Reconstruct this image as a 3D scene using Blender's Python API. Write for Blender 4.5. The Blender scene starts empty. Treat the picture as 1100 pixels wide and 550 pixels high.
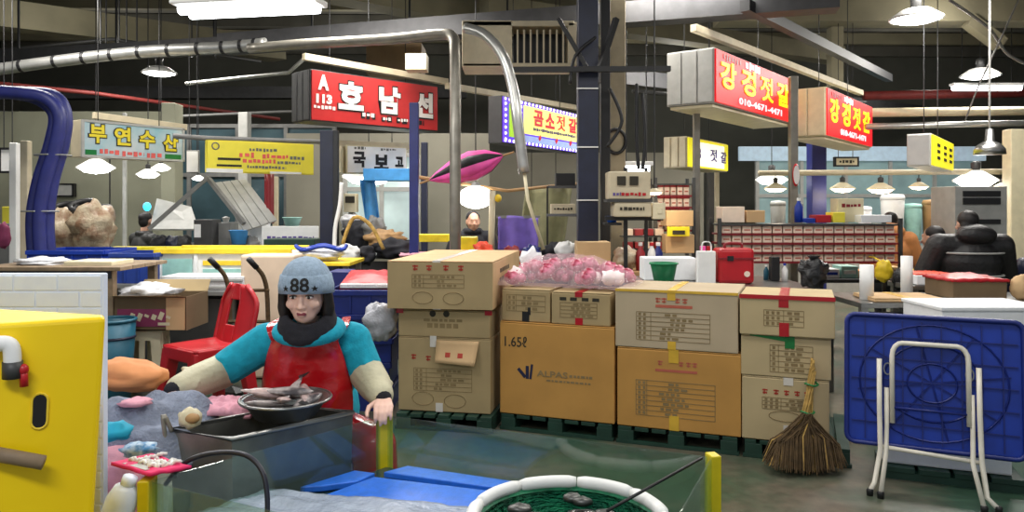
import bpy, bmesh, math, random
from mathutils import Vector, Matrix, Euler, noise as mnoise
random.seed(7)
SC = bpy.context.scene
COL = SC.collection
PI = math.pi

# ------------------------------------------------------------------ camera, light, exposure
F, EYE, HY = 820.0, 1.5, 222.0          # focal length in px (1100 wide), eye height, horizon row
cam = bpy.data.cameras.new('camera')
cam.sensor_width = 36.0
cam.lens = F / 1100.0 * 36.0
cam.shift_y = -(275.0 - HY) / 1100.0
cam.clip_end = 200
camo = bpy.data.objects.new('camera', cam)
camo.location = (0, 0, EYE)
camo.rotation_euler = (PI / 2, 0, 0)
COL.objects.link(camo)
SC.camera = camo
SC.view_settings.view_transform = 'Standard'
SC.view_settings.look = 'None'
SC.view_settings.gamma = 1
SC.view_settings.exposure = 0.0
SC.view_settings.use_curve_mapping = False

world = bpy.data.worlds.new('world')
SC.world = world
world.use_nodes = True
world.node_tree.nodes['Background'].inputs[0].default_value = (0.93, 0.97, 1.0, 1)
world.node_tree.nodes['Background'].inputs[1].default_value = 0.42

def area_light(loc, sx, sy, watts, color=(1, .97, .92), rot=(0, 0, 0)):
    l = bpy.data.lights.new('hall_or_fill_light', 'AREA')
    l.shape = 'RECTANGLE'; l.size = sx; l.size_y = sy; l.energy = watts; l.color = color
    o = bpy.data.objects.new('hall_or_fill_light', l)
    o.location = loc; o.rotation_euler = rot
    COL.objects.link(o)
    return o
# the hall's rows of overhead lamps (bays that hang above the frame) and the bays deeper in the hall
for x, y, w in ((-2.6, 2.6, 50), (1.6, 2.9, 60), (-0.6, 4.6, 44), (2.9, 4.9, 60), (-4.2, 5.2, 55)):
    area_light((x, y, 4.2), 1.6, .5, w)
for x, y, w in ((-5.5, 8.6, 110), (-1.8, 8.6, 110), (1.8, 8.4, 110), (5.4, 8.6, 130), (-5.5, 12.2, 110), (-1.2, 12, 100), (3.2, 12, 130), (7.4, 12.2, 150)):
    area_light((x, y, 4.0), 1.6, .5, w, (1, .96, .9))
area_light((-.7, -.4, 3.2), 1.4, .6, 66, (.96, .98, 1))  # fill light added behind the camera to brighten the yellow bin and white panel
# fill lights added among the beams to brighten the underside of the roof
for x, y, w in ((-6.5, 11, 45), (-2.2, 10.5, 40), (2.6, 11.5, 40), (6.8, 11.8, 50), (-3.2, 16, 60), (3.5, 16.5, 60), (8.5, 16, 60), (-8, 16, 50)):
    l = bpy.data.lights.new('roof_fill', 'POINT'); l.energy = w; l.shadow_soft_size = .15; l.color = (1, .97, .9)
    o = bpy.data.objects.new('roof_fill', l); o.location = (x, y, 4.3); COL.objects.link(o)

def P(px, py, d):
    return Vector(((px - 550.0) / F * d, d, EYE - (py - HY) / F * d))

# ------------------------------------------------------------------ materials (all procedural)
def lin(c):
    c = c / 255.0
    return c / 12.92 if c <= .04045 else ((c + .055) / 1.055) ** 2.4
def rgb(r, g, b):
    return (lin(r), lin(g), lin(b), 1)
MATS = {}
def mat(name, col, rough=.55, metal=0.0, var=.12, scale=9.0, bump=0.0, emit=0.0, emit_col=None, col2=None, mixlo=.35, mixhi=.65, coat=0.0, alpha=1.0, spec=.5, dist=.004):
    if name in MATS: return MATS[name]
    m = bpy.data.materials.new(name); m.use_nodes = True
    nt = m.node_tree; n = nt.nodes; L = nt.links
    b = n['Principled BSDF']
    tc = n.new('ShaderNodeTexCoord')
    nz = n.new('ShaderNodeTexNoise'); nz.inputs['Scale'].default_value = scale; nz.inputs['Detail'].default_value = 5
    L.new(tc.outputs['Object'], nz.inputs['Vector'])
    rp = n.new('ShaderNodeValToRGB')
    c1 = rgb(*col)
    if col2 is None:
        lo = tuple(v * (1 - var) for v in c1[:3]) + (1,)
        hi = tuple(min(1, v * (1 + var)) for v in c1[:3]) + (1,)
    else:
        lo, hi = c1, rgb(*col2)
    rp.color_ramp.elements[0].position = mixlo; rp.color_ramp.elements[0].color = lo
    rp.color_ramp.elements[1].position = mixhi; rp.color_ramp.elements[1].color = hi
    L.new(nz.outputs['Fac'], rp.inputs['Fac'])
    L.new(rp.outputs['Color'], b.inputs['Base Color'])
    b.inputs['Roughness'].default_value = rough
    b.inputs['Metallic'].default_value = metal
    b.inputs['Specular IOR Level'].default_value = spec
    if coat: b.inputs['Coat Weight'].default_value = coat
    if alpha < 1: b.inputs['Alpha'].default_value = alpha
    if emit:
        b.inputs['Emission Strength'].default_value = emit
        if emit_col: b.inputs['Emission Color'].default_value = rgb(*emit_col)
        else: L.new(rp.outputs['Color'], b.inputs['Emission Color'])
    if bump:
        bp = n.new('ShaderNodeBump'); bp.inputs['Strength'].default_value = bump; bp.inputs['Distance'].default_value = dist
        n2 = n.new('ShaderNodeTexNoise'); n2.inputs['Scale'].default_value = scale * 4; n2.inputs['Detail'].default_value = 4
        L.new(tc.outputs['Object'], n2.inputs['Vector'])
        L.new(n2.outputs['Fac'], bp.inputs['Height']); L.new(bp.outputs['Normal'], b.inputs['Normal'])
    MATS[name] = m
    return m

def glassy(name, col, gloss=.14, clear=.86, rough=.03):
    """thin clear sheet: mostly transparent with a fresnel gloss"""
    m = bpy.data.materials.new(name); m.use_nodes = True
    nt = m.node_tree; n = nt.nodes; L = nt.links
    n.remove(n['Principled BSDF'])
    tr = n.new('ShaderNodeBsdfTransparent'); tr.inputs['Color'].default_value = rgb(*col)
    gl = n.new('ShaderNodeBsdfGlossy'); gl.inputs['Roughness'].default_value = rough
    df = n.new('ShaderNodeBsdfDiffuse'); df.inputs['Color'].default_value = rgb(*col)
    lw = n.new('ShaderNodeLayerWeight'); lw.inputs['Blend'].default_value = .2
    mx = n.new('ShaderNodeMixShader'); mx2 = n.new('ShaderNodeMixShader')
    mp = n.new('ShaderNodeMath'); mp.operation = 'MULTIPLY_ADD'; mp.inputs[1].default_value = .16; mp.inputs[2].default_value = gloss * .4
    L.new(lw.outputs['Fresnel'], mp.inputs[0])
    mx2.inputs['Fac'].default_value = 1 - clear
    L.new(tr.outputs[0], mx2.inputs[1]); L.new(df.outputs[0], mx2.inputs[2])
    L.new(mp.outputs[0], mx.inputs['Fac']); L.new(mx2.outputs[0], mx.inputs[1]); L.new(gl.outputs[0], mx.inputs[2])
    L.new(mx.outputs[0], n['Material Output'].inputs['Surface'])
    MATS[name] = m
    return m

M = {}
def dm(key, *a, **k): M[key] = mat(key, *a, **k)
dm('kraft', (168, 146, 106), .8, var=.07, scale=4, bump=.05)
dm('kraft_grey', (184, 166, 138), .8, var=.06, scale=4, bump=.05)
dm('kraft_pale', (188, 168, 128), .8, var=.06, scale=4, bump=.05)
dm('kraft_gold', (190, 140, 70), .75, var=.07, scale=4, bump=.05)
dm('kraft_light', (202, 168, 124), .75, var=.06, scale=4)
dm('column_tan', (150, 138, 112), .6, var=.1)
dm('foam_pink', (222, 198, 172), .6, var=.04)
dm('bag_grey', (166, 166, 172), .35, var=.12, scale=18, bump=.5, dist=.01)
dm('kraft_dark', (112, 92, 66), .85, var=.1, scale=5)
dm('ink', (48, 44, 34), .8, var=.1)
dm('ink_soft', (134, 114, 78), .85, var=.1)
dm('ink_navy', (30, 32, 62), .8)
dm('ink_red', (168, 58, 44), .8)
dm('ink_pink', (182, 96, 76), .85)
dm('tape_clear', (214, 208, 200), .25, var=.05)
dm('tape_red', (172, 24, 36), .3, var=.08)
dm('tape_green', (28, 120, 60), .3)
dm('tape_yellow', (214, 172, 60), .35)
dm('white', (232, 232, 230), .5, var=.04)
dm('brick_white', (226, 236, 255), .7, var=.03, scale=20)
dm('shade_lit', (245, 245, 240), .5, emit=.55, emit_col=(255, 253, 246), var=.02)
dm('white_foam', (236, 238, 240), .7, var=.03, scale=20)
dm('cream', (214, 204, 172), .5, var=.06)
dm('beige', (196, 184, 156), .55, var=.07)
dm('grey', (120, 120, 118), .5, var=.1)
dm('grey_light', (172, 172, 168), .5, var=.08)
dm('grey_dark', (58, 58, 58), .5, var=.12)
dm('black', (20, 20, 22), .5, var=.15)
dm('black_gloss', (16, 16, 20), .2, var=.15)
dm('steel', (150, 150, 148), .32, metal=.9, var=.1, scale=14, bump=.04)
dm('steel_dark', (88, 88, 86), .38, metal=.75, var=.25, scale=7, bump=.08)
dm('steel_pipe', (140, 136, 126), .4, metal=.55, var=.12)
dm('pipe_silver', (186, 186, 182), .3, metal=.7, var=.1)
dm('tub_steel', (118, 118, 112), .36, metal=.6, var=.3, scale=6, bump=.1)
dm('concrete_beam', (120, 114, 92), .8, var=.12, scale=2, bump=.1)
dm('ceiling', (92, 90, 82), .9, var=.2, scale=1.5)
dm('beam_dark', (60, 60, 62), .6, var=.15)
dm('navy', (34, 40, 104), .45, var=.12)
dm('navy_dark', (22, 28, 52), .45, var=.15)
dm('blue', (10, 50, 152), .5, var=.12)
dm('blue_deep', (14, 34, 112), .42, var=.12)
dm('blue_crate', (36, 62, 140), .45, var=.12)
dm('blue_bright', (40, 110, 220), .42, var=.1, scale=30, bump=.3)
dm('blue_sky', (70, 150, 214), .5)
dm('teal', (20, 84, 104), .45, var=.12)
dm('teal_pale', (150, 196, 188), .5)
dm('fleece', (16, 158, 184), .9, var=.12, scale=26, bump=.5)
dm('apron', (190, 20, 28), .2, var=.1, scale=5, bump=.35, coat=.4, dist=.012)
dm('red', (178, 24, 34), .4, var=.08)
dm('red_dark', (132, 24, 34), .45, var=.1)
dm('red_orange', (226, 70, 34), .5)
dm('orange', (224, 150, 96), .8, var=.07)
dm('orange_vest', (222, 150, 92), .75, var=.1)
dm('pink', (222, 160, 176), .9, var=.08, scale=20, bump=.4)
dm('pink_hot', (246, 92, 176), .55)
dm('magenta', (222, 40, 104), .7)
dm('magenta_dull', (132, 50, 86), .7)
dm('purple', (112, 92, 178), .7)
dm('yellow', (255, 214, 0), .45, var=.05, scale=4, bump=.06)
dm('yellow_bright', (240, 220, 40), .45)
dm('yellow_post', (216, 196, 24), .35)
dm('yellow_rim', (240, 206, 50), .4)
dm('green', (20, 132, 84), .4)
dm('green_pallet', (26, 58, 46), .55, var=.2)
dm('green_net', (22, 110, 74), .5, var=.35, scale=26, bump=.6, dist=.01)
dm('olive', (128, 126, 92), .7)
dm('wood', (164, 128, 84), .6, var=.2, scale=5)
dm('wood_grey', (136, 116, 92), .65, var=.2, scale=12)
dm('straw', (176, 142, 76), .9, var=.25, scale=30)
dm('straw_dark', (84, 66, 42), .95, var=.3, scale=30)
dm('rubber', (26, 28, 44), .4)
dm('skin', (236, 194, 176), .5, var=.05, scale=12)
dm('skin_dark', (196, 150, 126), .55)
dm('lip', (150, 70, 78), .4)
dm('hair', (24, 20, 20), .55, var=.2, scale=40)
dm('eye_white', (226, 220, 216), .2, var=.02)
dm('eye_dark', (24, 18, 16), .15)
dm('knit', (150, 170, 190), .95, var=.12, scale=60, bump=.6)
dm('sleeve', (196, 190, 160), .6, var=.08, scale=14, bump=.3, dist=.01)
dm('scarf', (26, 26, 34), .9, var=.2, scale=40, bump=.4)
dm('plush', (134, 142, 160), .98, var=.18, scale=18, bump=.9, dist=.01)
dm('floral', (196, 214, 228), .85, col2=(70, 130, 180), scale=40)
dm('turquoise', (30, 160, 190), .8)
dm('fish', (180, 170, 168), .28, col2=(70, 66, 70), scale=18, mixlo=.4, mixhi=.6)
dm('fish_pale', (216, 190, 184), .3, col2=(150, 130, 130), scale=22)
dm('onion', (150, 26, 58), .3, col2=(216, 124, 150), scale=20, mixlo=.4, mixhi=.62)
dm('onion_white', (240, 222, 222), .35)
dm('film', (246, 214, 224), .12, var=.08, scale=30, bump=.5, dist=.01, alpha=.22)
dm('bag_white', (220, 220, 222), .35, var=.1, scale=18, bump=.5, dist=.01)
dm('bag_black', (18, 18, 20), .25, var=.2, scale=20, bump=.6, dist=.01)
dm('bag_brown', (140, 108, 84), .35, col2=(190, 176, 150), scale=8, bump=.5, dist=.02)
dm('cloth_dark', (34, 34, 40), .8, var=.2, bump=.3)
dm('jacket_black', (26, 25, 26), .5, var=.2, scale=10, bump=.25, dist=.02)
dm('sheet_film', (170, 182, 200), .18, var=.14, scale=9, bump=.6, dist=.02, alpha=.8)
dm('water', (44, 66, 70), .08, var=.2, scale=4, bump=.3, dist=.01)
dm('water_green', (16, 70, 58), .12, col2=(30, 128, 90), scale=14, bump=.4, dist=.01)
dm('lamp_white', (255, 255, 255), .4, emit=9.0, emit_col=(255, 255, 250), var=0)
dm('lamp_warm', (255, 240, 210), .4, emit=8.0, emit_col=(255, 232, 196), var=0)
dm('tube_light', (255, 255, 255), .4, emit=9.0, emit_col=(250, 252, 255), var=0)
dm('sign_red', (214, 26, 30), .4, var=.04)
dm('sign_red_dull', (184, 38, 38), .45, var=.05)
dm('sign_red_lit', (228, 18, 28), .4, emit=.62, emit_col=(236, 14, 26), var=.03)
dm('sign_yellow_lit', (250, 236, 40), .4, emit=.6, emit_col=(250, 236, 20))
dm('sign_white_lit', (250, 250, 236), .4, emit=.85, emit_col=(252, 252, 236))
dm('sign_cream_lit', (250, 240, 150), .4, emit=.8, emit_col=(252, 244, 130))
dm('letter_yellow_lit', (250, 236, 20), .4, emit=.85, emit_col=(252, 236, 0))
dm('letter_white_lit', (250, 236, 240), .4, emit=.75, emit_col=(250, 226, 232))
dm('letter_red_lit', (222, 50, 66), .4, emit=.4, emit_col=(226, 40, 60))
dm('led_purple', (90, 50, 210), .4, emit=.9, emit_col=(90, 50, 220))
dm('led_white', (246, 240, 255), .4, emit=1.6, emit_col=(240, 236, 255))
dm('led_pale_blue', (170, 190, 244), .4, emit=.6, emit_col=(160, 180, 244))
dm('letter_white', (236, 232, 226), .5, var=.02)
dm('letter_yellow', (230, 210, 40), .5, var=.03)
dm('letter_black', (16, 16, 18), .6)
dm('letter_grey', (110, 110, 104), .6)
dm('letter_pink', (226, 96, 90), .6)
dm('letter_purple', (92, 72, 150), .6)
dm('sea_panel', (140, 188, 200), .5, col2=(196, 206, 208), scale=3)
dm('banner_yellow', (236, 222, 70), .55, var=.03)
dm('partition', (150, 150, 130), .7, var=.08, scale=1.5)
dm('wall_far', (84, 84, 76), .75, var=.12, scale=1.2)
dm('wall_mid', (134, 130, 116), .7, var=.08, scale=1.5)
dm('glass_dark', (66, 88, 96), .15, var=.3, scale=1.2)
dm('glass_teal', (130, 156, 156), .2, emit=.16, emit_col=(170, 200, 204), var=.25, scale=1.6)
dm('glass_pale', (190, 206, 204), .2, emit=.3, emit_col=(190, 214, 216), var=.2, scale=1.6)
dm('glow_window', (170, 196, 214), .3, emit=.28, emit_col=(214, 234, 250), var=.1)
dm('pack_white', (240, 220, 200), .5, var=.06)
dm('pack_red', (150, 34, 40), .45, var=.1)
dm('floor_red', (120, 40, 36), .6)
M['glass'] = glassy('glass', (226, 240, 234), clear=.97)
M['acrylic_yellow'] = glassy('acrylic_yellow', (214, 200, 40), clear=.25, rough=.15)
M['acrylic_clear'] = glassy('acrylic_clear', (236, 236, 226), clear=.75)

def floor_material():
    m = bpy.data.materials.new('painted_floor'); m.use_nodes = True
    nt = m.node_tree; n = nt.nodes; L = nt.links; b = n['Principled BSDF']
    tc = n.new('ShaderNodeTexCoord')
    n1 = n.new('ShaderNodeTexNoise'); n1.inputs['Scale'].default_value = .9; n1.inputs['Detail'].default_value = 7; n1.inputs['Roughness'].default_value = .62
    r1 = n.new('ShaderNodeValToRGB'); r1.color_ramp.elements[0].position = .42; r1.color_ramp.elements[1].position = .6
    r1.color_ramp.elements[0].color = rgb(58, 88, 68); r1.color_ramp.elements[1].color = rgb(112, 102, 87)
    n2 = n.new('ShaderNodeTexNoise'); n2.inputs['Scale'].default_value = 14; n2.inputs['Detail'].default_value = 6
    r2 = n.new('ShaderNodeValToRGB'); r2.color_ramp.elements[0].position = .3; r2.color_ramp.elements[1].position = .75
    r2.color_ramp.elements[0].color = (.62, .62, .62, 1); r2.color_ramp.elements[1].color = (1, 1, 1, 1)
    mx = n.new('ShaderNodeMixRGB'); mx.blend_type = 'MULTIPLY'; mx.inputs['Fac'].default_value = 1
    r3 = n.new('ShaderNodeMapRange'); r3.inputs['To Min'].default_value = .16; r3.inputs['To Max'].default_value = .6
    L.new(tc.outputs['Object'], n1.inputs['Vector']); L.new(tc.outputs['Object'], n2.inputs['Vector'])
    L.new(n1.outputs['Fac'], r1.inputs['Fac']); L.new(n2.outputs['Fac'], r2.inputs['Fac'])
    L.new(r1.outputs[0], mx.inputs[1]); L.new(r2.outputs[0], mx.inputs[2]); L.new(mx.outputs[0], b.inputs['Base Color'])
    L.new(n1.outputs['Fac'], r3.inputs['Value']); L.new(r3.outputs[0], b.inputs['Roughness'])
    bp = n.new('ShaderNodeBump'); bp.inputs['Strength'].default_value = .15; bp.inputs['Distance'].default_value = .004
    L.new(n2.outputs['Fac'], bp.inputs['Height']); L.new(bp.outputs['Normal'], b.inputs['Normal'])
    return m
M['floor'] = floor_material()

# ------------------------------------------------------------------ mesh helpers
class MB:
    def __init__(s): s.bm = bmesh.new(); s.mi = 0
    def _face(s, vs):
        try:
            f = s.bm.faces.new(vs); f.material_index = s.mi; return f
        except ValueError: return None
    def box(s, c, size, rz=0, rot=None, taper=1.0):
        """box centred at c; taper scales the bottom"""
        R = rot if rot is not None else Matrix.Rotation(rz, 3, 'Z')
        hx, hy, hz = size[0] / 2, size[1] / 2, size[2] / 2
        v = []
        for z in (-1, 1):
            k = taper if z < 0 else 1
            for x, y in ((-1, -1), (1, -1), (1, 1), (-1, 1)):
                v.append(s.bm.verts.new(Vector(c) + R @ Vector((x * hx * k, y * hy * k, z * hz))))
        for q in ((3, 2, 1, 0), (4, 5, 6, 7), (0, 1, 5, 4), (1, 2, 6, 5), (2, 3, 7, 6), (3, 0, 4, 7)):
            s._face([v[i] for i in q])
        return s
    def hexa(s, lo, hi):
        """closed solid between a lower and an upper polygon of the same count"""
        a = [s.bm.verts.new(Vector(p)) for p in lo]; b = [s.bm.verts.new(Vector(p)) for p in hi]
        s._face(a[::-1]); s._face(b); k = len(a)
        for i in range(k): s._face([a[i], a[(i + 1) % k], b[(i + 1) % k], b[i]])
        return s
    def bar(s, p, q, w, h=None, up=(0, 0, 1)):
        p, q = Vector(p), Vector(q); h = h or w
        d = (q - p); l = d.length; d.normalize()
        up = Vector(up)
        if abs(d.dot(up)) > .98: up = Vector((0, 1, 0))
        x = d.cross(up).normalized(); z = x.cross(d)
        R = Matrix((x, d, z)).transposed()
        return s.box((p + q) / 2, (w, l, h), rot=R)
    def tube(s, pts, r, n=8, closed=False):
        pts = [Vector(p) for p in pts]; k = len(pts)
        rs = r if isinstance(r, (list, tuple)) else [r] * k
        rings = []; prev = None
        for i in range(k):
            if closed: t = pts[(i + 1) % k] - pts[i - 1]
            else: t = pts[min(i + 1, k - 1)] - pts[max(i - 1, 0)]
            if t.length < 1e-9: t = Vector((0, 0, 1))
            t.normalize()
            if prev is None:
                a = Vector((0, 0, 1)) if abs(t.z) < .9 else Vector((1, 0, 0))
                u = t.cross(a).normalized()
            else:
                u = (prev - t * prev.dot(t))
                u = u.normalized() if u.length > 1e-6 else t.orthogonal().normalized()
            prev = u; w = t.cross(u)
            rings.append([s.bm.verts.new(pts[i] + (u * math.cos(2 * PI * j / n) + w * math.sin(2 * PI * j / n)) * rs[i]) for j in range(n)])
        m = k if closed else k - 1
        for i in range(m):
            A, B = rings[i], rings[(i + 1) % k]
            for j in range(n): s._face([A[j], A[(j + 1) % n], B[(j + 1) % n], B[j]])
        if not closed:
            s._face(rings[0][::-1]); s._face(rings[-1])
        return s
    def lathe(s, prof, n=24, c=(0, 0, 0), sx=1, sy=1, R=None):
        c = Vector(c); rings = []
        def tf(v): return c + (R @ v if R is not None else v)
        for r, z in prof:
            if r < 1e-6: rings.append([s.bm.verts.new(tf(Vector((0, 0, z))))])
            else: rings.append([s.bm.verts.new(tf(Vector((r * sx * math.cos(2 * PI * j / n), r * sy * math.sin(2 * PI * j / n), z)))) for j in range(n)])
        for A, B in zip(rings, rings[1:]):
            for j in range(n):
                a, b = A[j % len(A)], A[(j + 1) % len(A)]; d, e = B[j % len(B)], B[(j + 1) % len(B)]
                vs = []
                for v in (a, b, e, d):
                    if v not in vs: vs.append(v)
                if len(vs) >= 3: s._face(vs)
        if len(rings[0]) > 1: s._face(rings[0][::-1])
        if len(rings[-1]) > 1: s._face(rings[-1])
        return s
    def ell(s, c, r, n=16, m=10, R=None, jit=0, seed=0):
        prof = [(math.sin(PI * i / m), -math.cos(PI * i / m)) for i in range(m + 1)]
        c = Vector(c); rings = []
        for q, z in prof:
            k = 1 if q < 1e-6 else n
            ring = []
            for j in range(k):
                v = Vector((q * math.cos(2 * PI * j / n), q * math.sin(2 * PI * j / n), z))
                if jit: v = v * (1 + jit * mnoise.noise(v * 2.3 + Vector((seed * 3.1, seed, 0))))
                v = Vector((v.x * r[0], v.y * r[1], v.z * r[2]))
                if R is not None: v = R @ v
                ring.append(s.bm.verts.new(c + v))
            rings.append(ring)
        for A, B in zip(rings, rings[1:]):
            for j in range(n):
                vs = []
                for v in (A[j % len(A)], A[(j + 1) % len(A)], B[(j + 1) % len(B)], B[j % len(B)]):
                    if v not in vs: vs.append(v)
                if len(vs) >= 3: s._face(vs)
        return s
    def grid(s, f, nu, nv, thick=0):
        """surface f(u,v), optionally with a second side offset along its normal"""
        V = [[Vector(f(i / nu, j / nv)) for j in range(nv + 1)] for i in range(nu + 1)]
        a = [[s.bm.verts.new(p) for p in r] for r in V]
        for i in range(nu):
            for j in range(nv): s._face([a[i][j], a[i + 1][j], a[i + 1][j + 1], a[i][j + 1]])
        if thick:
            b = []
            for i in range(nu + 1):
                row = []
                for j in range(nv + 1):
                    du = V[min(i + 1, nu)][j] - V[max(i - 1, 0)][j]; dv = V[i][min(j + 1, nv)] - V[i][max(j - 1, 0)]
                    nn = du.cross(dv); nn = nn.normalized() if nn.length > 1e-9 else Vector((0, 0, 1))
                    row.append(s.bm.verts.new(V[i][j] - nn * thick))
                b.append(row)
            for i in range(nu):
                for j in range(nv): s._face([b[i][j + 1], b[i + 1][j + 1], b[i + 1][j], b[i][j]])
            for i in range(nu):
                s._face([a[i + 1][0], a[i][0], b[i][0], b[i + 1][0]]); s._face([a[i][nv], a[i + 1][nv], b[i + 1][nv], b[i][nv]])
            for j in range(nv):
                s._face([a[0][j], a[0][j + 1], b[0][j + 1], b[0][j]]); s._face([a[nu][j + 1], a[nu][j], b[nu][j], b[nu][j + 1]])
        return s
    def text(s, body, Mx, w, h, bold=.02, th=.004):
        """raised lettering, fitted to w x h (either may be None) around the origin of Mx's XY plane"""
        me = text_mesh(body, bold)
        xs = [v.co.x for v in me.vertices]; ys = [v.co.y for v in me.vertices]; zs = [v.co.z for v in me.vertices]
        bw, bh = max(xs) - min(xs), max(ys) - min(ys)
        sx = w / bw if w else h / bh; sy = h / bh if h else w / bw
        cx, cy = (max(xs) + min(xs)) / 2, (max(ys) + min(ys)) / 2; dz = max(zs) - min(zs); mz = min(zs)
        vs = [s.bm.verts.new(Mx @ Vector(((v.co.x - cx) * sx, (v.co.y - cy) * sy, (v.co.z - mz) / dz * th))) for v in me.vertices]
        for p in me.polygons: s._face([vs[i] for i in p.vertices])
        return s
    def build(s, name, m, parent=None, loc=None, smooth=False, bevel=0, world=False, segs=2, subsurf=0, recalc=True):
        me = bpy.data.meshes.new(name)
        if recalc: bmesh.ops.recalc_face_normals(s.bm, faces=s.bm.faces)
        s.bm.to_mesh(me); s.bm.free()
        o = bpy.data.objects.new(name, me)
        for x in (m if isinstance(m, (list, tuple)) else [m]): me.materials.append(x if not isinstance(x, str) else M[x])
        if world:
            B = base_matrix(parent) if parent else Matrix.Translation(loc)
            me.transform(B.inverted())
        if parent: o.parent = parent
        if loc is not None: o.location = loc
        if smooth:
            me.polygons.foreach_set('use_smooth', [True] * len(me.polygons))
        if bevel:
            b = o.modifiers.new('bevel', 'BEVEL'); b.width = bevel; b.segments = segs; b.limit_method = 'ANGLE'; b.angle_limit = .6
        if subsurf:
            b = o.modifiers.new('subsurf', 'SUBSURF'); b.levels = subsurf; b.render_levels = subsurf
        COL.objects.link(o)
        return o

def base_matrix(o):
    m = Matrix.LocRotScale(o.location, o.rotation_euler, o.scale)
    return base_matrix(o.parent) @ m if o.parent else m

TEXTS = {}
def text_mesh(body, bold):
    k = (body, bold)
    if k not in TEXTS:
        c = bpy.data.curves.new('lettering', 'FONT'); c.body = body; c.offset = bold; c.extrude = .02; c.resolution_u = 3
        o = bpy.data.objects.new('lettering', c); COL.objects.link(o)
        d = bpy.context.evaluated_depsgraph_get()
        TEXTS[k] = bpy.data.meshes.new_from_object(o.evaluated_get(d))
        bpy.data.objects.remove(o); bpy.data.curves.remove(c)
    return TEXTS[k]

def remesh(mb, voxel, smooth=4, factor=.5):
    """fuse overlapping solids into one continuous surface; returns a new MB"""
    me = bpy.data.meshes.new('fused'); bmesh.ops.recalc_face_normals(mb.bm, faces=mb.bm.faces); mb.bm.to_mesh(me); mb.bm.free()
    o = bpy.data.objects.new('fused', me); COL.objects.link(o)
    r = o.modifiers.new('r', 'REMESH'); r.mode = 'VOXEL'; r.voxel_size = voxel
    if smooth:
        k = o.modifiers.new('s', 'SMOOTH'); k.iterations = smooth; k.factor = factor
    d = bpy.context.evaluated_depsgraph_get()
    m2 = bpy.data.meshes.new_from_object(o.evaluated_get(d))
    bpy.data.objects.remove(o); bpy.data.meshes.remove(me)
    out = MB(); out.bm.from_mesh(m2); bpy.data.meshes.remove(m2)
    return out

def capsule(mb, p, q, r1, r2, n=14):
    """tapered limb with round ends"""
    p, q = Vector(p), Vector(q); d = (q - p); L = d.length; d.normalize()
    pts, rs = [], []
    for i in range(5):
        a = PI / 2 * (1 - i / 4); pts.append(p - d * r1 * math.sin(a)); rs.append(max(.001, r1 * math.cos(a)))
    for i in range(1, 4):
        t = i / 4; pts.append(p + d * L * t); rs.append(r1 + (r2 - r1) * t)
    for i in range(5):
        a = PI / 2 * i / 4; pts.append(q + d * r2 * math.sin(a)); rs.append(max(.001, r2 * math.cos(a)))
    mb.tube(pts, rs, n)
    return mb

def smooth_path(pts, k=6):
    """Catmull-Rom through pts"""
    pts = [Vector(p) for p in pts]; out = []
    for i in range(len(pts) - 1):
        p0, p1, p2, p3 = pts[max(i - 1, 0)], pts[i], pts[i + 1], pts[min(i + 2, len(pts) - 1)]
        for j in range(k):
            t = j / k
            out.append(.5 * ((2 * p1) + (p2 - p0) * t + (2 * p0 - 5 * p1 + 4 * p2 - p3) * t * t + (3 * p1 - p0 - 3 * p2 + p3) * t ** 3))
    out.append(pts[-1])
    return out

def tag(o, label=None, cat=None, group=None, kind=None):
    if label: o['label'] = label
    if cat: o['category'] = cat
    if group: o['group'] = group
    if kind: o['kind'] = kind
    return o
def thing(name, label, cat, loc=(0, 0, 0), rz=0, group=None):
    o = bpy.data.objects.new(name, None); COL.objects.link(o)
    o.location = loc; o.rotation_euler = (0, 0, rz); o.empty_display_size = .1
    return tag(o, label, cat, group)
def struct(o): o['kind'] = 'structure'; return o
KIDS = {}
def copy_tree(o, parent=None):
    c = o.copy(); COL.objects.link(c)
    if parent: c.parent = parent
    for ch in list(o.children): copy_tree(ch, c)
    return c
def Mfront(x, y, z):
    """text frame on a face that looks along local -Y"""
    return Matrix.Translation((x, y, z)) @ Matrix.Rotation(PI / 2, 4, 'X')
# ------------------------------------------------------------------ the setting
g = MB(); g.box((0, 10, -.05), (30, 24, .1)); struct(g.build('floor', 'floor'))
g = MB(); g.box((0, 11.5, 5.75), (30, 21, .2)); struct(g.build('ceiling', 'ceiling'))
g = MB(); g.box((0, 20.1, 2.8), (30, .2, 5.8)); struct(g.build('wall_back', 'wall_far'))
g = MB(); g.box((-13, 11, 2.8), (.2, 18, 5.8)); struct(g.build('wall_left', 'wall_far'))
g = MB(); g.box((14, 11, 2.8), (.2, 18, 5.8)); struct(g.build('wall_right', 'wall_far'))
# low painted partition of the stall row at the left, with pillars and the glazed fronts further along
g = MB(); g.box((-7.6, 12.1, 1.5), (4.3, .15, 3.0)); g.box((-10.5, 12.1, 1.5), (1.5, .15, 3.0)); struct(g.build('wall_partition', 'partition'))
g = MB(); g.box((-5.3, 11.9, 1.55), (.22, .3, 3.1)); struct(g.build('column', 'partition', bevel=.01))
g = MB(); g.box((-4.55, 13.0, 1.55), (.16, .2, 3.1)); struct(g.build('column', 'grey_light', bevel=.01))
def glazed(name, x0, x1, y, z0, z1, n, glass, frame, pane2=None):
    w = MB(); w.box(((x0 + x1) / 2, y + .03, (z0 + z1) / 2), (x1 - x0, .03, z1 - z0))
    o = struct(w.build(name, glass))
    f = MB()
    for i in range(n + 1):
        x = x0 + (x1 - x0) * i / n; f.box((x, y, (z0 + z1) / 2), (.07, .08, z1 - z0))
    for z in (z0, (z0 + z1) * .55, z1): f.box(((x0 + x1) / 2, y, z), (x1 - x0, .07, .07))
    f.build('window_frame', frame, o)
    return o
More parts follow.
